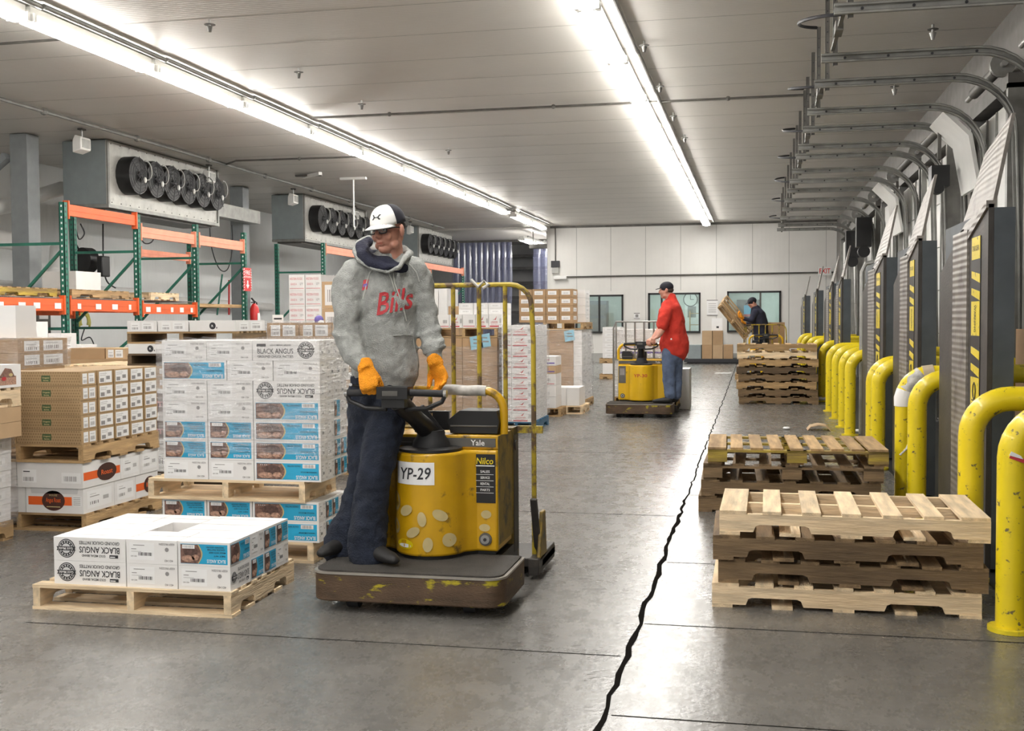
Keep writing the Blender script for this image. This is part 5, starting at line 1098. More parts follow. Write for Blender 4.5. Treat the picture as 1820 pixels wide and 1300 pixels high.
# doors in the right wall
drs = [(6.3, 8.6), (9.4, 11.3), (12.0, 14.0), (15.6, 17.9), (18.1, 20.6), (21.0, 23.4), (24.4, 27.0), (28.4, 31), (31.6, 34)]
for i, (a, b) in enumerate(drs):
    f = MB()
    for k in range(6): f.box(2.52, 2.57, a + .08, b - .08, .02 + k * .6, .02 + k * .6 + .585, 'white_paint')
    for yy in (a, b - .08): f.box(2.45, 2.62, yy, yy + .08, 0, 3.75, 'galv')
    f.box(2.45, 2.62, a, b, 3.7, 3.85, 'galv_dark')
    for q in range(3): yy = a + .3 + q * .5; f.box(2.5, 2.52, yy, yy + .04, 0, 3.6, 'galv')
    o = struct(f.build('door_%d' % (i + 1)))
    g_ = MB(); g_.cyl((2.42, a, 3.95), (2.42, b, 3.95), .03, 'steel'); g_.cyl((2.42, a + .4, 3.95), (2.42, b - .4, 3.95), .06, 'galv_dark'); g_.cyl((2.42, a + .1, 3.95), (2.42, a + .16, 3.95), .12, 'galv'); g_.build('torsion_spring', o)
# a raised door panel tilting into the tracks above the nearest bays
for i, (a, b) in enumerate(((13.0, 14.0), (19.45, 20.55))):
    simple('raised_door_panel', 'white door section curving up into the tracks behind the %s lip' % ('nearest', 'farther')[i], 'door panel', lambda f: f.prism([(2.0, a, 3.66), (2.26, a, 3.40), (2.36, a, 2.85), (2.40, a, 2.85), (2.30, a, 3.42), (2.03, a, 3.70)], (0, b - a, 0), 'white_paint'))
# ================================================================== RIDER PALLET TRUCK
def prof_round(x0, x1, y0, y1, r, n=5):
    P = []
    for cx, cy, a in ((x1 - r, y0 + r, -PI / 2), (x1 - r, y1 - .01, 0), (x0 + r, y1 - .01, PI / 2), (x0 + r, y0 + r, PI)):
        rr = r if cy == y0 + r else .01
        cx2 = cx if rr == r else (x1 - .01 if cx == x1 - r else x0 + .01)
        for i in range(n + 1): q = a + PI / 2 * i / n; P.append((cx2 + rr * math.cos(q), cy + rr * math.sin(q)))
    return P
def truck(label, loc, yel='truck_yellow', name='YP-29', rz=0, forks=.5, paper=True, zt_=1.63, bar='truck_bar'):
    t = thing('rider_pallet_truck', label, 'pallet truck', loc, rz, None)
    W2 = .487
    f = MB(); P = prof_round(-W2, W2, 0, .52, .09)
    f.prism([(x, y, .055) for x, y in P], (0, 0, .135), 'skirt'); o = f.build('platform_skirt', t, bevel=.008)
    f = MB(); P2 = prof_round(-W2 - .004, W2 + .004, -.004, .515, .09); f.prism([(x, y, .19) for x, y in P2], (0, 0, .010), 'skirt_edge'); f.build('platform_rim', t)
    f = MB(); P3 = prof_round(-W2 + .012, W2 - .012, .012, .51, .08); f.prism([(x, y, .2) for x, y in P3], (0, 0, .008), 'mat_rubber'); f.build('platform_mat', t)
    # body: bulge blended into block
    R = .19; by = .30
    def body(z0, z1, e=0, yf=.5):
        P = []
        for i in range(17):
            a = PI + PI * i / 16; P.append(((R + e) * math.cos(a), by + R + (R + e) * math.sin(a)))
        # right fillet and block
        P = [(x, y) for x, y in P]
        return [(.352 + e, .84), (-.352 - e, .84), (-.352 - e, yf - e), (-R - .05, yf - e), (-R - .012 - e, yf - .03)] + P[1:-1] + [(R + .012 + e, yf - .03), (R + .05, yf - e), (.352 + e, yf - e)]
    f = MB(); f.prism([(x, y, .225) for x, y in body(0, 0)], (0, 0, .53), yel); bodyo = f.build('body_shell', t, bevel=.014, seg=3)
    f = MB(); f.prism([(x, y, .208) for x, y in body(0, 0, -.02)], (0, 0, .02), 'black'); f.build('kick_base', t)
    f = MB(); f.prism([(-.35, .53, .755), (.35, .53, .755), (.35, .53, .83), (-.35, .53, .83)], (0, .31, 0), yel); f.build('upper_cowl', t, bevel=.006)
    f = MB(); f.box(-.345, .335, .522, .53, .77, .815, 'galv_dark'); f.text('Yale', (.24, .5205, .792), (1, 0, 0), (0, 0, 1), .03, 'label', .075); [f.box(-.2 + .1 * k, -.12 + .1 * k, .5212, .522, .788, .792, 'grey_ink') for k in range(3)]; f.build('name_strip', t)
    f = MB(); f.box(-.355, .358, .845, 1.0, .1, .84, 'truck_side'); f.box(.358, .362, .86, .98, .15, .8, 'dark_steel'); f.cyl((.358, .9, .74), (.368, .9, .74), .03, 'black'); f.build('battery_case', t, bevel=.006)
    f = MB(); f.box(.353, .356, .5, .84, .26, .83, 'truck_side'); f.build('side_panel', t)
    # decals
    bv = bvh_of(bodyo)
    if paper:
        f = MB(); grid(f, (-.15, .1, .595), (.215, 0, 0), (0, 0, .115), 'label', 12, 4); project(f, bv, (0, 1, 0), .0025); f.keep = True; f.build('number_sheet', t, sharp=180)
        f = MB(); f.text(name, (-.04, .1, .652), (1, 0, .04), (.12, 0, 1), .062, 'ink', .175); project(f, bv, (0, 1, 0), .004); f.build('lettering', t, sharp=180)
        for (u, v, a, b, r_) in ((-.09, .46, .04, .026, .5), (.0, .42, .024, .038, .1), (.09, .44, .04, .026, -.6), (-.05, .35, .042, .024, .5), (.03, .29, .026, .038, -.1), (.13, .31, .03, .036, .1), (-.165, .37, .03, .04, .2), (-.16, .5, .03, .05, 0)):
            f = MB(); f.poly([(u + a * math.cos(q) * math.cos(r_) - b * math.sin(q) * math.sin(r_), .1, v + a * math.cos(q) * math.sin(r_) + b * math.sin(q) * math.cos(r_)) for q in [2 * PI * i / 16 for i in range(16)]], 'bun'); project(f, bv, (0, 1, 0), .006); f.build('worn_sticker', t, sharp=180)
        f = MB(); f.poly([(-.1 + .05 * math.cos(2 * PI * i / 18), .1, .285 + .026 * math.sin(2 * PI * i / 18)) for i in range(18)], 'yellow_paint'); f.poly([(-.1 + .038 * math.cos(2 * PI * i / 18), .098, .278 + .010 * math.sin(2 * PI * i / 18)) for i in range(18)], 'label'); project(f, bv, (0, 1, 0), .003); f.build('round_sticker', t, sharp=180)
    else:
        f = MB(); f.text(name, (0, .1, .60), (1, 0, 0), (0, 0, 1), .05, 'red_ink', .2); project(f, bv, (0, 1, 0), .003); f.build('lettering', t, sharp=180)
    sx = 1 if paper else -1; x = .285 * sx; y = .4985
    f = MB(); f.box(x - .06, x + .055, y - .001, y, .48, .735, 'black' if paper else 'galv_dark')
    if paper:
        f.text('Nilco', (x - .0, y - .003, .70), (1, 0, 0), (0.1, 0, 1), .034, 'yellow_paint', .09); f.box(x - .055, x + .05, y - .002, y - .001, .672, .677, 'label')
        for k, s_ in enumerate(('SALES', 'SERVICE', 'RENTAL', 'PARTS')): f.text(s_, (x, y - .003, .645 - .032 * k), (1, 0, 0), (0, 0, 1), .013, 'label', .05); f.box(x - .05, x + .045, y - .002, y - .001, .628 - .032 * k, .630 - .032 * k, 'label')
    else: f.box(x - .04, x + .03, y - .002, y - .001, .6, .7, 'grey_ink')
    f.build('dealer_plate', t)
    f = MB(); f.cyl((x, y, .29), (x, y - .008, .29), .034, 'galv_dark', 20); f.cyl((x, y - .008, .29), (x, y - .016, .29), .024, 'steel', 20); f.cyl((x, y - .016, .29), (x, y - .02, .29), .009, 'ink', 10)
    if paper: f.poly([(x + .004 + .028 * math.cos(2 * PI * i / 14), y - .001, .42 + .022 * math.sin(2 * PI * i / 14)) for i in range(14)], 'bun'); f.poly([(x - .005 + .03 * math.cos(2 * PI * i / 14), y - .001, .35 + .02 * math.sin(2 * PI * i / 14)) for i in range(14)], 'bun')
    f.build('horn_cap', t)
    # turntable, tiller
    hx = -.095 if paper else 0; ty_ = -.22 if paper else 0; f_T = Matrix.Translation((0, ty_, 0))
    f = MB(); f.loft([(0, .47, .756), (0, .47, .77), (0, .47, .775)], [.165, .165, .14], 'black', 28); f.build('turntable', t)
    f = MB(); f.loft([(0, .48, .775), (0, .48, .80), (0, .48, .83), (0, .48, .86)], [.10, .095, .075, .07], 'black_rubber', 20); f.build('rubber_boot', t)
    f = MB(); f.loft([(0, .48, .84), (hx * .4, .45 + ty_ * .5, .93), (hx * .85, .40 + ty_, 1.03)], [(.055, .045), (.045, .04), (.05, .04)], 'black', 12); f.bar((.05, .5, .83), (.0 + hx * .5, .43, .98), .03, .05, 'black'); f.bar((-.06, .45, .86), (-.03 + hx * .5, .42, .98), .02, .03, 'galv_dark'); f.box(-.05 + hx * .3, .04 + hx * .3, .44, .5, .85, .9, 'black'); f.build('tiller_column', t, bevel=.004)
    f = MB(); f.T = f_T; f.box(hx - .08, hx + .08, .34, .44, 1.045, 1.105, 'black'); f.box(hx - .06, hx + .06, .355, .43, 1.0, 1.045, 'black'); f.box(hx - .05, hx + .03, .338, .34, 1.06, 1.085, 'galv_dark'); f.build('tiller_head', t, bevel=.01)
    f = MB(); f.T = f_T
    for s in (-1, 1):
        f.cyl((hx + s * .08, .39, 1.075), (hx + s * .25, .40, 1.07), .018, 'black_rubber', 12); f.cyl((hx + s * .25, .40, 1.07), (hx + s * .265, .40, 1.07), .02, 'chrome', 12)
        f.tube([(hx + s * .05, .41, .99), (hx + s * .16, .41, .995), (hx + s * .24, .40, 1.03), (hx + s * .255, .40, 1.06)], .012, 'black', 8)
    f.build('grip', t)
    # grab hoop
    f = MB(); hp = [(-.36, .62, .83), (-.36, .62, .95)] + [tuple(p) for p in arc((-.25, .62, .95), .11, PI, PI / 2, 6, (1, 0, 0), (0, 0, 1))][1:] + [tuple(p) for p in arc((.25, .62, .95), .11, PI / 2, 0, 6, (1, 0, 0), (0, 0, 1))] + [(.36, .62, .83)]
    f.tube(hp, .022, yel, 14); f.build('grab_hoop', t)
    if paper: f = MB(); f.tube([(.0, .62, 1.06), (.08, .62, 1.063), (.16, .62, 1.058), (.22, .62, 1.06), (.265, .62, 1.057)], .0285, 'tape_grey', 14); f.build('taped_grip', t)
    f = MB(); P = [(.08, .57, .835), (.335, .57, .835), (.345, .57, .90), (.33, .57, .955), (.13, .57, .955), (.06, .57, .90)]
    if not paper: P = [(-x_ * .6 - .1, y_, z_) for x_, y_, z_ in P]
    f.prism(P, (0, .2, 0), 'black'); f.prism([(a, b - .004, c) for a, b, c in [(P[0][0], .57, .87), (P[1][0], .57, .87), (P[1][0], .57, .878), (P[0][0], .57, .878)]], (0, .004, 0), 'galv_dark'); f.build('storage_bin', t, bevel=.012)
    f = MB(); f.box(-.02, .07, .58, .6, .85, .94, 'black'); f.box(-.08, .07, .58, .62, .94, .95, 'black'); f.build('clip_bracket', t)
    # load rest
    f = MB(); yr = .98
    xs_ = (-.44, -.29, -.15, -.01, .14, .29)
    for x_ in xs_: f.cyl((x_, yr, .84), (x_, yr, zt_), .013, bar, 8)
    f.tube([(-.48, yr, .1), (-.48, yr, zt_ - .1), (-.44, yr, zt_), (0, yr, zt_), (.30, yr, zt_)] + [tuple(p) for p in arc((.32, yr - .0, zt_ - .12), .12, PI / 2, 0, 5, (1, 0, 0), (0, 0, 1))] + [(.45, yr, zt_ - .3), (.45, yr, .1)], .014, bar, 8)
    f.box(-.5, .5, yr - .01, yr + .02, .8, .84, bar); f.build('load_rest', t)
    if paper: f = MB(); f.tube([(.1, yr - .02, zt_ + .03), (.14, yr - .02, zt_ - .01), (.17, yr, zt_ + .02), (.2, yr - .02, zt_), (.17, yr - .03, zt_ - .02)], .010, 'tape_grey', 6); f.build('knotted_tape', t)
    f = MB(); f.bar((.47, .86, .45), (.47, 1.0, .1), .04, .02, 'dark_steel'); f.box(.44, .5, .85, 1.35, .03, .12, 'dark_steel'); f.prism([(.5, .88, .1), (.5, .98, .36), (.5, 1.06, .36), (.5, 1.1, .1)], (-.02, 0, 0), 'truck_side'); f.build('side_guard', t, bevel=.006)
    for q in (-.5, .12): f = MB(); f.box(q, q + .38, .95, .95 + forks, .05, .1, 'dark_steel'); f.build('fork', t, bevel=.006)
    f = MB(); f.box(-.36, .36, .5, .96, .06, .2, 'black'); f.build('chassis', t)
    for x_, y_ in ((-.3, .12), (.3, .12), (0, .5)):
        f = MB(); f.cyl((x_ - .03, y_, .045), (x_ + .03, y_, .045), .044, 'black_rubber', 18); f.build('wheel', t)
    for x_ in (-.31, .31): f = MB(); f.cyl((x_ - .06, .95 + forks - .1, .04), (x_ + .06, .95 + forks - .1, .04), .038, 'black_rubber', 16); f.build('wheel', t)
    return t
T1 = Vector((-1.65, 5.17, 0))
truck('worn yellow rider pallet truck with YP-29 sheet under the man in the cap', T1, forks=.42)
T2 = Vector((-1.64, 16.35, 0))
truck('yellow rider pallet truck numbered YP-30 under the red-shirted man', T2, 'truck_yellow2', 'YP-30', forks=1.2, paper=False, zt_=1.4, bar='galv')
p3 = aY(1362, 600, 25.0)
T3 = Vector((p3.x, 25.0, 0))
truck('yellow pallet truck behind the far pallet stack with the man in black', T3, 'truck_yellow2', 'YP-30', forks=.8, paper=False, zt_=1.3)
# load on truck 2
ty = T2.y + 1.03
pallet('pallet on the forks of the second truck', (T2.x, ty + .32, .105), .6, .98, 'mid', rz=PI / 2)
for i in range(5):
    for k in range(2):
        carton('white_carton', 'white carton loaded on the second truck, %s layer, %s' % (ORD[i], ('left', 'right')[k]), 'carton', 'white cartons on the second truck', T2.x - .47 + k * .48, T2.x + .005 + k * .48, ty + .04, ty + .6, .235 + i * .21, .235 + i * .21 + .207, 'purple' if i == 3 else 'whitelab', None)
simple('wrapped_load', 'grey film wrapped load behind the legs of the red-shirted man', 'wrapped load', lambda f: (f.box(-.11, .11, 0, .6, 0, .64, 'grey_card'),), (T2.x + .53, ty + .66, .001))
wrap('stretch film on the load behind the red-shirted man', T2.x - .475, T2.x + .495, ty + .035, ty + .62, .24, 1.28, .012)
# ================================================================== PEOPLE
def worldof(o): return o
def head_mb(f, T, m='skin', beard=0):
    """head in its own frame: x to the person's left ear... y = where the face looks, z up; origin at the ear level"""
    old = f.T; f.T = T
    f.ell((0, -.012, .045), (.074, .094, .085), m, n=20); f.ell((0, .02, -.02), (.062, .07, .085), m, n=18); f.ell((0, .05, -.088), (.034, .034, .026), m, n=14)
    f.ell((0, -.03, -.03), (.06, .06, .06), m, n=14)
    for s in (-1, 1):
        f.ell((s * .035, .062, -.022), (.024, .024, .028), m, n=12); f.ell((s * .03, .078, .032), (.026, .013, .008), m, n=12)
        f.ell((s * .045, .025, -.07), (.022, .035, .024), m, n=12)
        f.ell((s * .081, -.005, -.002), (.013, .021, .034), m, n=12, rot=Matrix.Rotation(-s * .3, 3, 'Z'))
        f.ell((s * .013, .096, -.022), (.009, .011, .009), m, n=10)
    f.loft([(0, .078, .03), (0, .096, .005), (0, .108, -.016), (0, .09, -.03)], [(.009, .01), (.011, .012), (.013, .012), (.009, .008)], m, 10, side=(1, 0, 0), round_ends=True)
    f.ell((0, .083, -.050), (.024, .010, .007), m, n=12); f.ell((0, .082, -.063), (.021, .010, .008), m, n=12)
    f.T = old
def head_parts(root, T, glasses=True):
    def part(nm, fn, **k):
        f = MB(); f.T = T; fn(f); return f.build(nm, root, **k)
    for s in (-1, 1):
        e_ = part('eye', lambda f: f.ell((s * .030, .076, .012), (.013, .011, .010), 'eye_white', n=12)); f = MB(); f.T = T; f.ell((s * .030 - .002, .0855, .011), (.005, .003, .006), 'ink', n=10); f.build('pupil', e_)
        part('eyebrow', lambda f: f.loft([(s * .012, .092, .030), (s * .03, .090, .037), (s * .05, .078, .030)], [.003, .004, .002], 'hair', 6))
    part('lips', lambda f: (f.ell((0, .0895, -.0535), (.023, .006, .0035), 'skin_red', n=10), f.ell((0, .088, -.060), (.019, .006, .004), 'skin_red', n=10)))
    if glasses:
        g_ = thing_part('glasses', root)
        f = MB(); f.T = T
        for s in (-1, 1):
            P = [(s * (.033 + .027 * math.cos(a) * (1 if abs(math.cos(a)) < .8 else .95)), .103 - .006 * abs(math.cos(a)), .010 + .018 * math.copysign(abs(math.sin(a)) ** .6, math.sin(a))) for a in [2 * PI * i / 16 for i in range(17)]]
            f.tube(P, .0032, 'black', 6); f.tube([(s * .060, .098, .016), (s * .078, .05, .016), (s * .082, -.005, .012), (s * .08, -.03, -.01)], .003, 'black', 6)
        f.tube([(-.008, .104, .012), (0, .106, .014), (.008, .104, .012)], .0028, 'black', 6); f.build('spectacle_frame', g_)
        for s in (-1, 1): f = MB(); f.T = T; f.poly([(s * (.033 + .025 * math.cos(a)), .1025, .010 + .016 * math.sin(a)) for a in [2 * PI * i / 14 for i in range(14)]], 'pane'); f.build('glass_lens', g_)
def frame(o, face, up):
    """matrix with y = face, z = up"""
    y = Vector(face).normalized(); z = Vector(up); z = (z - y * z.dot(y)).normalized(); x = y.cross(z)
    return Matrix(((x.x, y.x, z.x, o[0]), (x.y, y.y, z.y, o[1]), (x.z, y.z, z.z, o[2]), (0, 0, 0, 1)))
def cap_parts(root, T, bill=True, front='cap_white', back='cap_black', logo=True):
    c = thing_part('cap', root)
    def dome(a0, a1, m, nm):
        f = MB(); f.T = T; n, k = 14, 9; vs = []; fs = []
        for j in range(k + 1):
            ph = PI / 2 * j / k
            for i in range(n + 1):
                a = a0 + (a1 - a0) * i / n; r = math.cos(ph) ** .75
                vs.append((.083 * r * math.cos(a), -.012 + .105 * r * math.sin(a), .035 + .098 * math.sin(ph)))
        for j in range(k):
            for i in range(n): q = j * (n + 1) + i; fs.append((q, q + 1, q + n + 2, q + n + 1))
        f.add(vs, fs, m); o = f.build(nm, c, sharp=180); s = o.modifiers.new('s', 'SOLIDIFY'); s.thickness = .004; s.offset = 1; return o
    fr = dome(.12 * PI, .88 * PI, front, 'front_panel'); dome(.88 * PI, 2.12 * PI, back, 'mesh_back')
    if bill:
        f = MB(); f.T = T; n = 12; vs = []; fs = []
        for j in range(5):
            for i in range(n + 1):
                a = .16 * PI + .68 * PI * i / n; rr = j / 4; rx = .083 + .004 * rr; ext = .078 * rr * math.sin((i / n) * PI) ** .5
                vs.append((rx * math.cos(a), -.012 + .105 * math.sin(a) + ext, .036 - .012 * rr + .012 * (1 - (2 * i / n - 1) ** 2) * 1 - .0))
        for j in range(4):
            for i in range(n): q = j * (n + 1) + i; fs.append((q, q + 1, q + n + 2, q + n + 1))
        f.add(vs, fs, front); o = f.build('bill', c, sharp=180); s = o.modifiers.new('s', 'SOLIDIFY'); s.thickness = .005
        f = MB(); f.T = T; f.add([(x, y - .003, z - .0065) for x, y, z in vs], fs, back); f.build('bill_underside', c, sharp=180)
    if logo:
        f = MB(); bv = bvh_of(fr); Ti = T
        def P(x, z): return Ti @ Vector((x, .2, z))
        h = .085
        for s in (-1, 1):  # two arcs crossing, like an interlocked H
            pts = [(-.027, .012), (-.019, .0145), (-.012, .006), (-.010, 0)]; inn = [(-.022, .005), (-.018, .002), (-.0165, 0)]
            for q in (-1, 1):
                f.poly([P(s * x, h + q * z) for x, z in ((-.0265, .011), (-.018, .0135), (-.0105, .006), (-.009, 0), (-.0165, 0), (-.0185, .004))], 'ink')
        for q in (-1, 1): f.poly([P(x, h + q * z) for x, z in ((-.012, .0), (.012, .0), (.010, .003), (0, .0015), (-.010, .003))], 'ink')
        fy = (T.to_3x3() @ Vector((0, -1, 0))); project(f, bv, fy, .006, 0); f.build('cap_logo', c, sharp=180)
    return c
def hand(f, wr, kn, nrm, side, curl, m, sc_=1.0, spread=.0, thumb=(1, .5)):
    """palm from wrist wr to knuckle point kn; nrm = direction the palm faces; side = towards the thumb; curl = bend per joint (rad)"""
    wr = Vector(wr); kn = Vector(kn); d = (kn - wr).normalized(); nrm = Vector(nrm); nrm = (nrm - d * nrm.dot(d)).normalized(); side = Vector(side); side = (side - d * side.dot(d) - nrm * side.dot(nrm)).normalized()
    L = (kn - wr).length
    f.loft([wr - d * .03, wr, wr + d * L * .5, kn], [(.034 * sc_, .025 * sc_), (.033 * sc_, .023 * sc_), (.042 * sc_, .021 * sc_), (.044 * sc_, .017 * sc_)], m, 14, side=side, round_ends=True)
    for i, (o, ln) in enumerate(((.033, .92), (.011, 1.0), (-.011, .95), (-.032, .78))):
        p = kn + side * (o * sc_) - d * (.006 + .004 * abs(i - 1)); ang = .15; P = [p - d * .02]; R_ = [.0115 * sc_]; dd = d + side * (o * spread * 20)
        dd.normalize(); P.append(p); R_.append(.0115 * sc_)
        for j, seg in enumerate((.044, .027, .023)):
            ang += curl[j] if isinstance(curl, (list, tuple)) else curl
            v = dd * math.cos(ang) + nrm * math.sin(ang); p = p + v * (seg * ln * sc_); P.append(p); R_.append((.0108, .0100, .0092)[j] * sc_)
        f.loft(P, R_, m, 10, round_ends=True)
    b = wr + d * (L * .25) + side * (.03 * sc_); a, c_ = thumb
    v1 = (side * a + d * .7 + nrm * .35).normalized(); v2 = (side * (a * .3) + d * .8 + nrm * c_).normalized(); v3 = (d * .6 + nrm * (c_ + .4) - side * .1).normalized()
    p1 = b + v1 * (.04 * sc_); p2 = p1 + v2 * (.032 * sc_); p3 = p2 + v3 * (.026 * sc_)
    f.loft([b - v1 * .01, p1, p2, p3], [.017 * sc_, .0145 * sc_, .0125 * sc_, .011 * sc_], m, 10, round_ends=True)
CR = RR.normalized(); CF = Vector((fw.x, fw.y, 0)).normalized(); CU = Vector((0, 0, 1)); CRh = Vector((CR.x, CR.y, 0)).normalized()
# ------------------------------------------------------------------ the worker in the cap
ZM = 5.84
root0 = W(660, 1008, ZM); root0.z = .209
def Q(px, py, dz=0): return W(px, py, ZM + dz) - root0
hm = Q(690, 411, -.01)
face = (-CF * .86 - CRh * .46 + Vector((0, 0, -.13))).normalized()
TH_ = frame(hm + face * .0, face, Vector((0, 0, 1)) - CRh * .05)
f = MB()
head_mb(f, TH_)
nb = Q(693, 470, .03)
f.loft([hm + Vector((0, 0, -.03)) - face * .02, hm + Vector((0, 0, -.09)) - face * .03, nb], [(.056, .058), (.058, .06), (.07, .065)], 'skin', 16, round_ends=True)
# hidden body under the clothes, one continuous figure
sh_l, sh_r = Q(624, 492, -.02), Q(740, 485, .05); el_l, el_r = Q(619, 598, -.03), Q(760, 578, .05); wr_l, wr_r = Q(648, 646, -.16), Q(775, 636, -.02)
hip = Q(682, 690, .03); ch = Q(684, 540, .02)
f.loft([nb + Vector((0, 0, .02)), ch + Vector((0, 0, .1)), ch, hip + Vector((0, 0, .08)), hip], [(.06, .06), (.13, .09), (.15, .10), (.14, .09), (.15, .10)], 'skin', 16, side=CRh)
f.loft([sh_l, el_l, wr_l], [.045, .038, .026], 'skin', 10, round_ends=True); f.loft([sh_r, el_r, wr_r], [.045, .038, .026], 'skin', 10, round_ends=True)
f.loft([sh_l, nb, sh_r], [.045, .06, .045], 'skin', 10)
k1, k2 = Q(652, 838, .06), Q(668, 842, -.10); a1_, a2_ = Q(612, 968, .12), Q(662, 990, -.10)
f.loft([Q(662, 700, .04), k1, a1_], [.075, .05, .035], 'skin', 10, round_ends=True); f.loft([Q(692, 700, .0), k2, a2_], [.075, .05, .035], 'skin', 10, round_ends=True)
man = organic('person', f, .0045, 'skin', None, 1, loc=root0)
tag(man, 'man in white cap and grey hoodie with orange gloves, riding the nearest truck', 'person')
head_parts(man, TH_)
cap_parts(man, TH_ @ Matrix.Rotation(-.10, 4, 'X'))
# short hair at the sides and back
f = MB(); f.T = TH_; f.ell((0, -.03, .022), (.0775, .082, .045), 'hair', n=18); f.T = None
f.build('hair', man)
# jeans
f = MB()
f.loft([Q(678, 668, .03), Q(680, 700, .03), Q(676, 735, .02)], [(.158, .115), (.165, .125), (.15, .12)], 'jeans', 20, side=CRh, round_ends=True)
f.loft([Q(652, 705, .05), Q(650, 760, .05), Q(650, 840, .05), Q(636, 905, .08), Q(616, 950, .10), Q(608, 978, .10)], [.105, .098, .085, .090, .105, .105], 'jeans', 18, round_ends=True)
f.loft([Q(694, 705, -.01), Q(682, 770, -.06), Q(666, 842, -.1), Q(658, 910, -.1), Q(652, 960, -.1), Q(656, 992, -.1)], [.105, .098, .088, .09, .10, .098], 'jeans', 18, round_ends=True)
for k in range(6):  # bunched folds over the shoes
    c = Q(612 + 2 * k, 972 - 9 * k, .12); f.loft([c + CRh * (.09 * math.cos(a)) + CF * (.09 * math.sin(a)) + Vector((0, 0, .012 * math.sin(a * 2 + k))) for a in [2 * PI * i / 10 for i in range(11)]], [.014] * 11, 'jeans', 8) if k < 4 else None
    c = Q(655, 988 - 10 * k, -.1); f.loft([c + CRh * (.088 * math.cos(a)) + CF * (.088 * math.sin(a)) + Vector((0, 0, .014 * math.sin(a * 2 + k))) for a in [2 * PI * i / 10 for i in range(11)]], [.013] * 11, 'jeans', 8) if k < 4 else None
organic('jeans', f, .010, 'jeans', man, 2, .034, .07)
f = MB(); f.tube([Q(622, 684, -.1), Q(640, 688, -.12), Q(665, 690, -.12)], .008, 'black', 6); f.cyl(Q(623, 684, -.1), Q(623, 684, -.12), .008, 'chrome', 10); f.build('belt', man)
# boots
for nm, an, toe in (('left', Q(618, 985, .10), -CF * .75 - CRh * .5), ('right', Q(658, 1000, -.1), -CF * .6 + CRh * .6)):
    toe = toe.normalized(); f = MB(); z0 = .028; b_ = Vector((an.x, an.y, 0))
    f.loft([b_ - toe * .06 + Vector((0, 0, z0 + .02)), b_ + Vector((0, 0, z0 + .03)), b_ + toe * .09 + Vector((0, 0, z0 + .02)), b_ + toe * .17 + Vector((0, 0, z0 + .01)), b_ + toe * .2 + Vector((0, 0, z0 + .004))], [(.038, .045), (.042, .055), (.045, .04), (.042, .03), (.03, .022)], 'shoe', 14, side=toe.cross(CU), round_ends=True)
    f.loft([b_ + Vector((0, 0, .04)), b_ + Vector((0, 0, .12))], [.045, .05], 'shoe', 12)
    organic('boot', f, .009, 'shoe', man, 2)
# hoodie
tors = Q(683, 560, .02)
f = MB()
f.loft([Q(690, 462, .03), Q(688, 478, .03), Q(684, 500, .03), Q(682, 540, .02), Q(682, 590, .02), Q(684, 640, .02), Q(684, 668, .02), Q(684, 684, .02)], [(.075, .08), (.12, .10), (.165, .12), (.17, .13), (.165, .125), (.175, .13), (.175, .13), (.155, .12)], 'hoodie', 24, side=CRh, round_ends=True)
f.loft([Q(660, 474, .0), Q(630, 486, -.02), Q(618, 505, -.05), Q(616, 545, -.08), Q(619, 598, -.10), Q(628, 628, -.15), Q(643, 646, -.20)], [.07, .078, .078, .074, .072, .064, .044], 'hoodie', 18, round_ends=True)
f.loft([Q(712, 472, .03), Q(738, 482, .05), Q(748, 502, .06), Q(756, 545, .06), Q(763, 585, .05), Q(768, 610, .02), Q(772, 630, -.01)], [.07, .072, .068, .062, .058, .056, .040], 'hoodie', 18, round_ends=True)
# folds: sleeve bunching at cuffs and elbows
for c, r_, ax in ((Q(626, 622, -.13), .066, 0), (Q(634, 634, -.16), .058, 0), (Q(618, 600, -.10), .072, 0), (Q(769, 612, .01), .055, 1), (Q(771, 622, .0), .048, 1), (Q(764, 592, .04), .058, 1)):
    f.loft([c + CRh * (r_ * math.cos(a)) + CF * (r_ * math.sin(a)) + Vector((0, 0, (.02 if ax else -.02) * math.cos(a))) for a in [2 * PI * i / 12 for i in range(13)]], [.012] * 13, 'hoodie', 8)
hood = organic('hoodie', f, .010, 'hoodie', man, 3, .036, .085)
# cuffs
for a, b in ((Q(641, 641, -.19), Q(649, 653, -.215)), (Q(771, 628, -.01), Q(775, 642, -.025))):
    f = MB(); f.loft([a, b], [.041, .036], 'hoodie', 16); f.build('cuff', man)
# hood bunched round the neck, navy lining
f = MB(); hc = Q(690, 456, .02)
pts = []
for i in range(17):
    a = 2 * PI * i / 16; pts.append(Q(688, 466, .02) + CRh * (.10 * math.cos(a)) + CF * (.085 * math.sin(a)) + Vector((0, 0, .02 * math.sin(a) - .030 * math.cos(a) * 1)))
f.loft(pts, [(.034, .028)] * 17, 'hood_lining', 10)
f.loft([Q(638, 440, .0), Q(645, 454, -.06), Q(660, 468, -.10), Q(686, 476, -.12), Q(704, 474, -.10)], [.022, .032, .030, .022, .012], 'hood_lining', 12, round_ends=True)
f.loft([Q(655, 430, .10), Q(642, 440, .03), Q(650, 452, -.03)], [.03, .034, .03], 'hood_lining', 12, round_ends=True)
f.ell(Q(678, 466, -.04), (.075, .06, .035), 'hood_lining', n=14)
organic('hood_lining', f, .009, 'hood_lining', man, 3, .012, .05)
f = MB(); f.loft([Q(656, 424, .12), Q(637, 432, .05), Q(630, 448, -.02), Q(638, 464, -.08), Q(662, 478, -.115), Q(690, 484, -.13), Q(709, 476, -.11), Q(720, 460, -.05), Q(728, 452, .05), Q(716, 444, .14)], [.020, .017, .015, .012, .010, .010, .013, .018, .024, .026], 'hoodie', 10, round_ends=True)
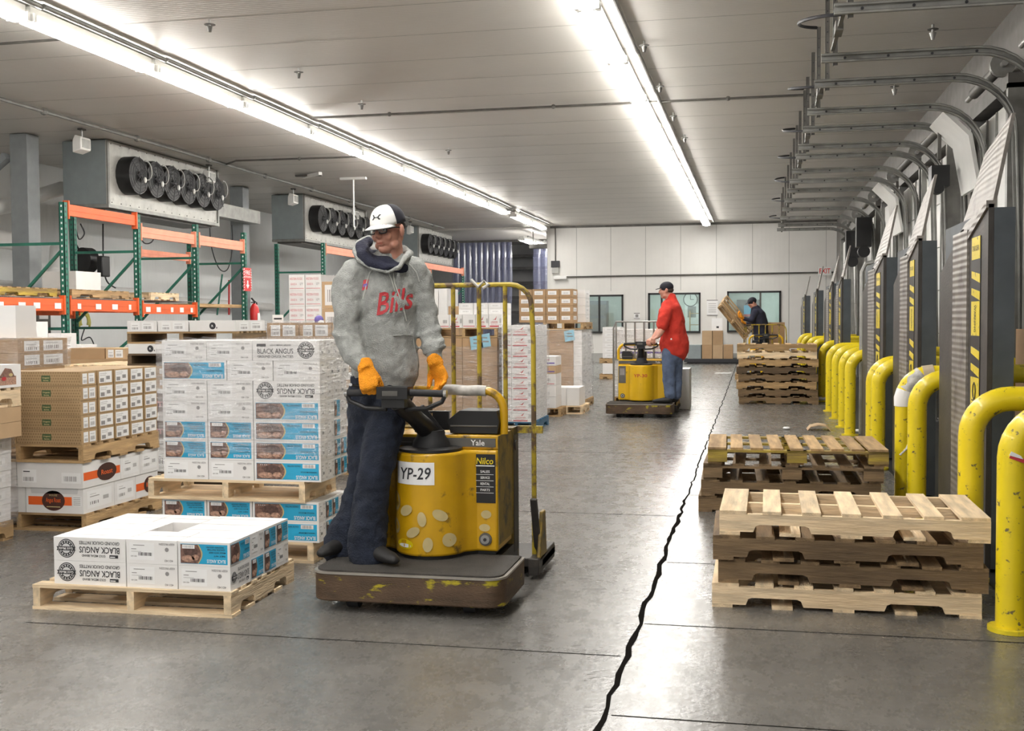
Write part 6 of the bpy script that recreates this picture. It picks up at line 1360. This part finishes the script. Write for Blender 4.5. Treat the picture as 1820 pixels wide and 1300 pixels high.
organic('hood', f, .008, 'hoodie', man, 2, .008, .05)
bvh = bvh_of(hood)
vdir = (W(683, 560, 1) - CP).normalized()
def on_hoodie(nm, fn, off=.003):
    f = MB(); fn(f); project(f, bvh, vdir, off, .0, 2.0); return f.build(nm, man, sharp=180)
def PQ(px, py): return W(px, py, ZM - .5) - root0
ux = (PQ(740, 548) - PQ(672, 562)) ; uy = PQ(702, 530) - PQ(707, 575)
cx = PQ(705, 533)
on_hoodie('chest_lettering', lambda f: (f.text('Bills', cx, ux.normalized(), (uy.normalized() + ux.normalized() * .25), .112, 'red_ink', .185)), .004)
on_hoodie('chest_lettering_outline', lambda f: (f.text('RAIDERS', PQ(714, 560), ux.normalized(), uy.normalized(), .018, 'grey_ink', .10)), .003)
def patch(f):
    O = PQ(640, 513); grid(f, O, PQ(650, 511) - PQ(640, 513), PQ(643, 493) - PQ(640, 513), 'red_ink', 4, 4)
on_hoodie('shoulder_patch', patch, .003)
on_hoodie('shoulder_patch_stripe', lambda f: grid(f, PQ(642, 507), PQ(650, 505) - PQ(642, 507), PQ(643, 501) - PQ(642, 507), 'purple_ink', 3, 2), .004)
for P_ in ([(700, 480), (703, 500), (712, 525), (722, 555), (726, 572)], [(692, 480), (697, 492), (700, 502), (704, 515)]):
    f = MB(); pp = []
    for x, y in P_:
        o_ = PQ(x, y); h = bvh.ray_cast(o_, vdir, 2); pp.append((h[0] if h[0] is not None else o_) - vdir * .006)
    f.tube(pp, .0035, 'hoodie_trim', 6); f.build('drawstring', man)
for P_ in ([(662, 470), (655, 480), (650, 495), (646, 515), (642, 530)], [(722, 455), (735, 465), (745, 478), (751, 495)]):
    f = MB(); pp = []
    for x, y in P_:
        o_ = PQ(x, y); h = bvh.ray_cast(o_, vdir, 2); pp.append((h[0] if h[0] is not None else o_) - vdir * .001)
    f.tube(pp, .004, 'hoodie_trim', 6); f.build('raglan_seam', man)
# kangaroo pocket edge
f = MB(); pp = []
for x, y in ((700, 600), (722, 598), (738, 600), (742, 625), (748, 655)):
    o_ = PQ(x, y); h = bvh.ray_cast(o_, vdir, 2); pp.append((h[0] if h[0] is not None else o_) - vdir * .001)
f.tube(pp, .004, 'hoodie', 6); f.build('pocket_seam', man)
# gloves
f = MB(); hand(f, Q(650, 656, -.22), Q(656, 688, -.27), CF * 1.0 + CU * .1, CRh, (.9, 1.0, .9), 'glove', 1.12, thumb=(.3, 1.1))
f.loft([Q(646, 644, -.20), Q(652, 660, -.23)], [.043, .042], 'glove', 14)
organic('glove', f, .0065, 'glove', man, 2, .004, .02)
f = MB(); hand(f, Q(774, 645, -.03), Q(786, 674, -.03), -CRh * .45 - CF * .5 - CU * .1, -CRh - CF * .2, (.45, .5, .5), 'glove', 1.1, thumb=(.7, .3))
f.loft([Q(771, 636, -.02), Q(776, 650, -.03)], [.042, .041], 'glove', 14)
organic('glove', f, .0065, 'glove', man, 2, .004, .02)
# ------------------------------------------------------------------ the red-shirted man on the second truck
Z2 = 16.5
root2 = W(1195, 712, Z2); root2.z = .209
def Q2(px, py, dz=0): return W(px, py, Z2 + dz) - root2
hm2 = Q2(1184, 517, 0); face2 = (-CRh * .95 - CF * -.1 + Vector((0, 0, -.1))).normalized(); T2_ = frame(hm2, face2, (0, 0, 1))
f = MB(); head_mb(f, T2_)
nb2 = Q2(1192, 535)
f.loft([hm2 + Vector((0, 0, -.02)), nb2 + Vector((0, 0, .02)), nb2 + Vector((0, 0, -.05))], [.066, .068, .08], 'skin', 14, round_ends=True)
shl2, elb2, wri2, kn2 = Q2(1182, 548, -.16), Q2(1178, 584, -.24), Q2(1168, 599, -.30), Q2(1160, 603, -.33)
f.loft([nb2, Q2(1195, 570), Q2(1200, 620)], [(.09, .09), (.16, .15), (.15, .14)], 'skin', 14, side=CF)
f.loft([shl2, elb2, Q2(1172, 594, -.28), wri2], [.055, .052, .046, .033], 'skin', 12, round_ends=True)
hand(f, wri2, kn2, -CU, CF, (.7, .8, .8), 'skin', 1.1)
f.loft([Q2(1178, 550, .16), Q2(1172, 585, .2), Q2(1160, 602, .1)], [.05, .045, .03], 'skin', 10, round_ends=True); hand(f, Q2(1160, 602, .1), Q2(1153, 606, .02), -CU, -CF, (.7, .8, .8), 'skin', 1.1)
f.loft([Q2(1190, 622, -.06), Q2(1188, 660, -.06), Q2(1191, 700, -.07)], [.07, .05, .04], 'skin', 10, round_ends=True); f.loft([Q2(1202, 622, .06), Q2(1201, 665, .07), Q2(1201, 700, .07)], [.07, .05, .04], 'skin', 10, round_ends=True)
red = organic('person', f, .010, 'skin', None, 2, loc=root2)
tag(red, 'man in red shirt, blue jeans and black cap seen from behind on the second truck', 'person')
f = MB(); f.T = T2_; f.ell((0, -.012, .05), (.083, .104, .085), 'cap_black', n=18); f.T = None; c_ = organic('cap', f, .010, 'cap_black', red, 1)
f = MB(); f.T = T2_; f.loft([(0, .09, .045), (0, .15, .035)], [(.065, .006), (.04, .005)], 'cap_black', 12, side=(1, 0, 0)); f.build('bill', red)
f = MB(); f.T = T2_; f.ell((0, -.03, .0), (.077, .082, .05), 'hair', n=16); f.build('hair', red)
f = MB()
f.loft([Q2(1193, 532), Q2(1194, 545), Q2(1195, 565), Q2(1196, 590), Q2(1198, 612), Q2(1199, 620)], [(.10, .085), (.20, .13), (.215, .165), (.215, .19), (.21, .215), (.205, .21)], 'red_shirt', 22, side=CF, round_ends=True)
f.loft([Q2(1186, 543, -.12), Q2(1183, 555, -.2), Q2(1180, 570, -.23), Q2(1178, 580, -.25)], [.09, .095, .09, .075], 'red_shirt', 14, round_ends=True)
f.loft([Q2(1186, 543, .12), Q2(1180, 560, .2), Q2(1174, 578, .22)], [.085, .09, .075], 'red_shirt', 14, round_ends=True)
organic('shirt', f, .016, 'red_shirt', red, 3, .05, .16)
f = MB(); f.box(*[0] * 6, 'label') if 0 else f.cyl(Q2(1193, 603, -.25), Q2(1193, 603, -.26), .012, 'label', 8); f.build('badge', red)
f = MB()
f.loft([Q2(1196, 616), Q2(1196, 632)], [(.17, .17), (.165, .165)], 'jeans_light', 18, side=CF, round_ends=True)
f.loft([Q2(1190, 628, -.06), Q2(1188, 660, -.06), Q2(1190, 690, -.07), Q2(1191, 701, -.07)], [.115, .095, .085, .088], 'jeans_light', 16, round_ends=True)
f.loft([Q2(1202, 628, .06), Q2(1201, 660, .07), Q2(1201, 690, .07), Q2(1201, 701, .07)], [.115, .095, .085, .085], 'jeans_light', 16, round_ends=True)
organic('jeans', f, .014, 'jeans_light', red, 3, .03, .09)
for b0x, dz in ((1189, -.09), (1201, .07)):
    b_ = Q2(b0x, 706, dz); b_.z = .03; f = MB(); td = (-CRh + CF * .1).normalized()
    f.loft([b_ - td * -.0 + Vector((0, 0, .02)), b_ + td * .1 + Vector((0, 0, .01)), b_ + td * .22], [(.05, .05), (.048, .04), (.036, .025)], 'shoe', 12, side=CF, round_ends=True); organic('boot', f, .012, 'shoe', red, 1)
# ------------------------------------------------------------------ the man in black at the back, lifting a pallet
Z3 = 25.6
root3 = W(1347, 690, Z3); root3.z = .209
def Q3(px, py, dz=0): return W(px, py, Z3 + dz) - root3
hm3 = Q3(1337, 539); face3 = (-CRh * .85 - CF * .2 + Vector((0, 0, -.35))).normalized(); T3_ = frame(hm3, face3, Vector((0, 0, 1)) - CRh * .3)
f = MB(); head_mb(f, T3_); nb3 = Q3(1343, 549)
f.loft([hm3, nb3], [.065, .08], 'skin', 12, round_ends=True)
f.loft([nb3, Q3(1349, 565), Q3(1352, 590)], [(.1, .1), (.17, .12), (.15, .12)], 'skin', 12, side=CF)
hl = Q3(1319, 564, -.2)
f.loft([Q3(1342, 557, -.15), Q3(1333, 570, -.2), hl], [.05, .04, .03], 'skin', 10, round_ends=True)
f.loft([Q3(1352, 592, -.06), Q3(1352, 640, -.06), root3 - root3 + Vector((0, 0, .08)) - CF * .08], [.08, .06, .045], 'skin', 10, round_ends=True); f.loft([Q3(1356, 592, .06), Q3(1356, 640, .06), Vector((.05, 0, .08)) + CF * .1], [.08, .06, .045], 'skin', 10, round_ends=True)
blk = organic('person', f, .013, 'skin', None, 2, loc=root3)
tag(blk, 'man in black jacket and cap lifting a tilted pallet near the back windows', 'person')
f = MB(); f.T = T3_; f.ell((0, -.012, .045), (.09, .112, .09), 'cap_black', n=16); f.loft([(0, .08, .05), (0, .17, .035)], [(.07, .008), (.045, .007)], 'cap_black', 12, side=(1, 0, 0)); f.T = None; organic('cap', f, .012, 'cap_black', blk, 1)
f = MB()
f.loft([Q3(1343, 549), Q3(1346, 558), Q3(1350, 575), Q3(1352, 592), Q3(1353, 602)], [(.1, .1), (.23, .17), (.22, .19), (.2, .17), (.19, .16)], 'black', 18, side=CF, round_ends=True)
f.loft([Q3(1342, 556, -.17), Q3(1334, 570, -.22), Q3(1323, 567, -.2)], [.085, .07, .05], 'black', 14, round_ends=True)
f.loft([Q3(1346, 556, .17), Q3(1338, 574, .22), Q3(1326, 576, .2)], [.085, .07, .05], 'black', 14, round_ends=True)
organic('jacket', f, .018, 'hood_lining', blk, 2, .04, .15)
f = MB(); f.loft([Q3(1353, 598), Q3(1354, 615)], [.17, .16], 'black', 14, side=CF, round_ends=True)
for k, dz in ((0, -.08), (1, .08)): f.loft([Q3(1352 + 3 * k, 605, dz), Q3(1352 + 3 * k, 650, dz), Q3(1352 + 3 * k, 680, dz)], [.11, .09, .08], 'black', 12, round_ends=True)
organic('trousers', f, .018, 'jeans', blk, 2)
for k, dz in ((0, -.08), (1, .08)):
    b_ = Q3(1352, 690, dz); b_.z = .03; f = MB(); f.loft([b_ + Vector((0, 0, .02)), b_ - CRh * .12 + Vector((0, 0, .01)), b_ - CRh * .22], [(.05, .07), (.048, .04), (.036, .025)], 'shoe', 12, side=CF, round_ends=True); organic('boot', f, .014, 'shoe', blk, 1)
f = MB(); hand(f, Q3(1321, 566, -.2), Q3(1314, 563, -.2), CU - CRh * .2, -CF, (.5, .6, .6), 'glove', 1.5); organic('glove', f, .010, 'glove', blk, 1)
f = MB(); hand(f, Q3(1326, 576, .2), Q3(1319, 572, .2), CU - CRh * .2, CF, (.5, .6, .6), 'glove', 1.3); organic('glove', f, .010, 'glove', blk, 1)
pt = pallet('pallet tilted up in the hands of the man in black', (0, 0, 0), 1.2, .95, 'mid')
pc = W(1311, 561, Z3 + .25)
ya = (W(1325, 583, Z3) - W(1283, 532, Z3)).normalized(); xa = (CF * .88 + CRh * .42); xa = (xa - ya * xa.dot(ya)).normalized(); za = xa.cross(ya)
pt.matrix_world = Matrix(((xa.x, ya.x, za.x, pc.x), (xa.y, ya.y, za.y, pc.y), (xa.z, ya.z, za.z, pc.z), (0, 0, 0, 1)))
t = pallet('pallet lying behind the far stack under the tilted one', (p3.x - .1, 27.6, 0), 1.2, 1.0, 'mid')
carton('brown_carton', 'brown carton on the third truck behind the man in black', 'carton', None, T3.x + .05, T3.x + .42, T3.y + 1.2, T3.y + 1.6, .12, 1.35, None, None, 'brown_card')
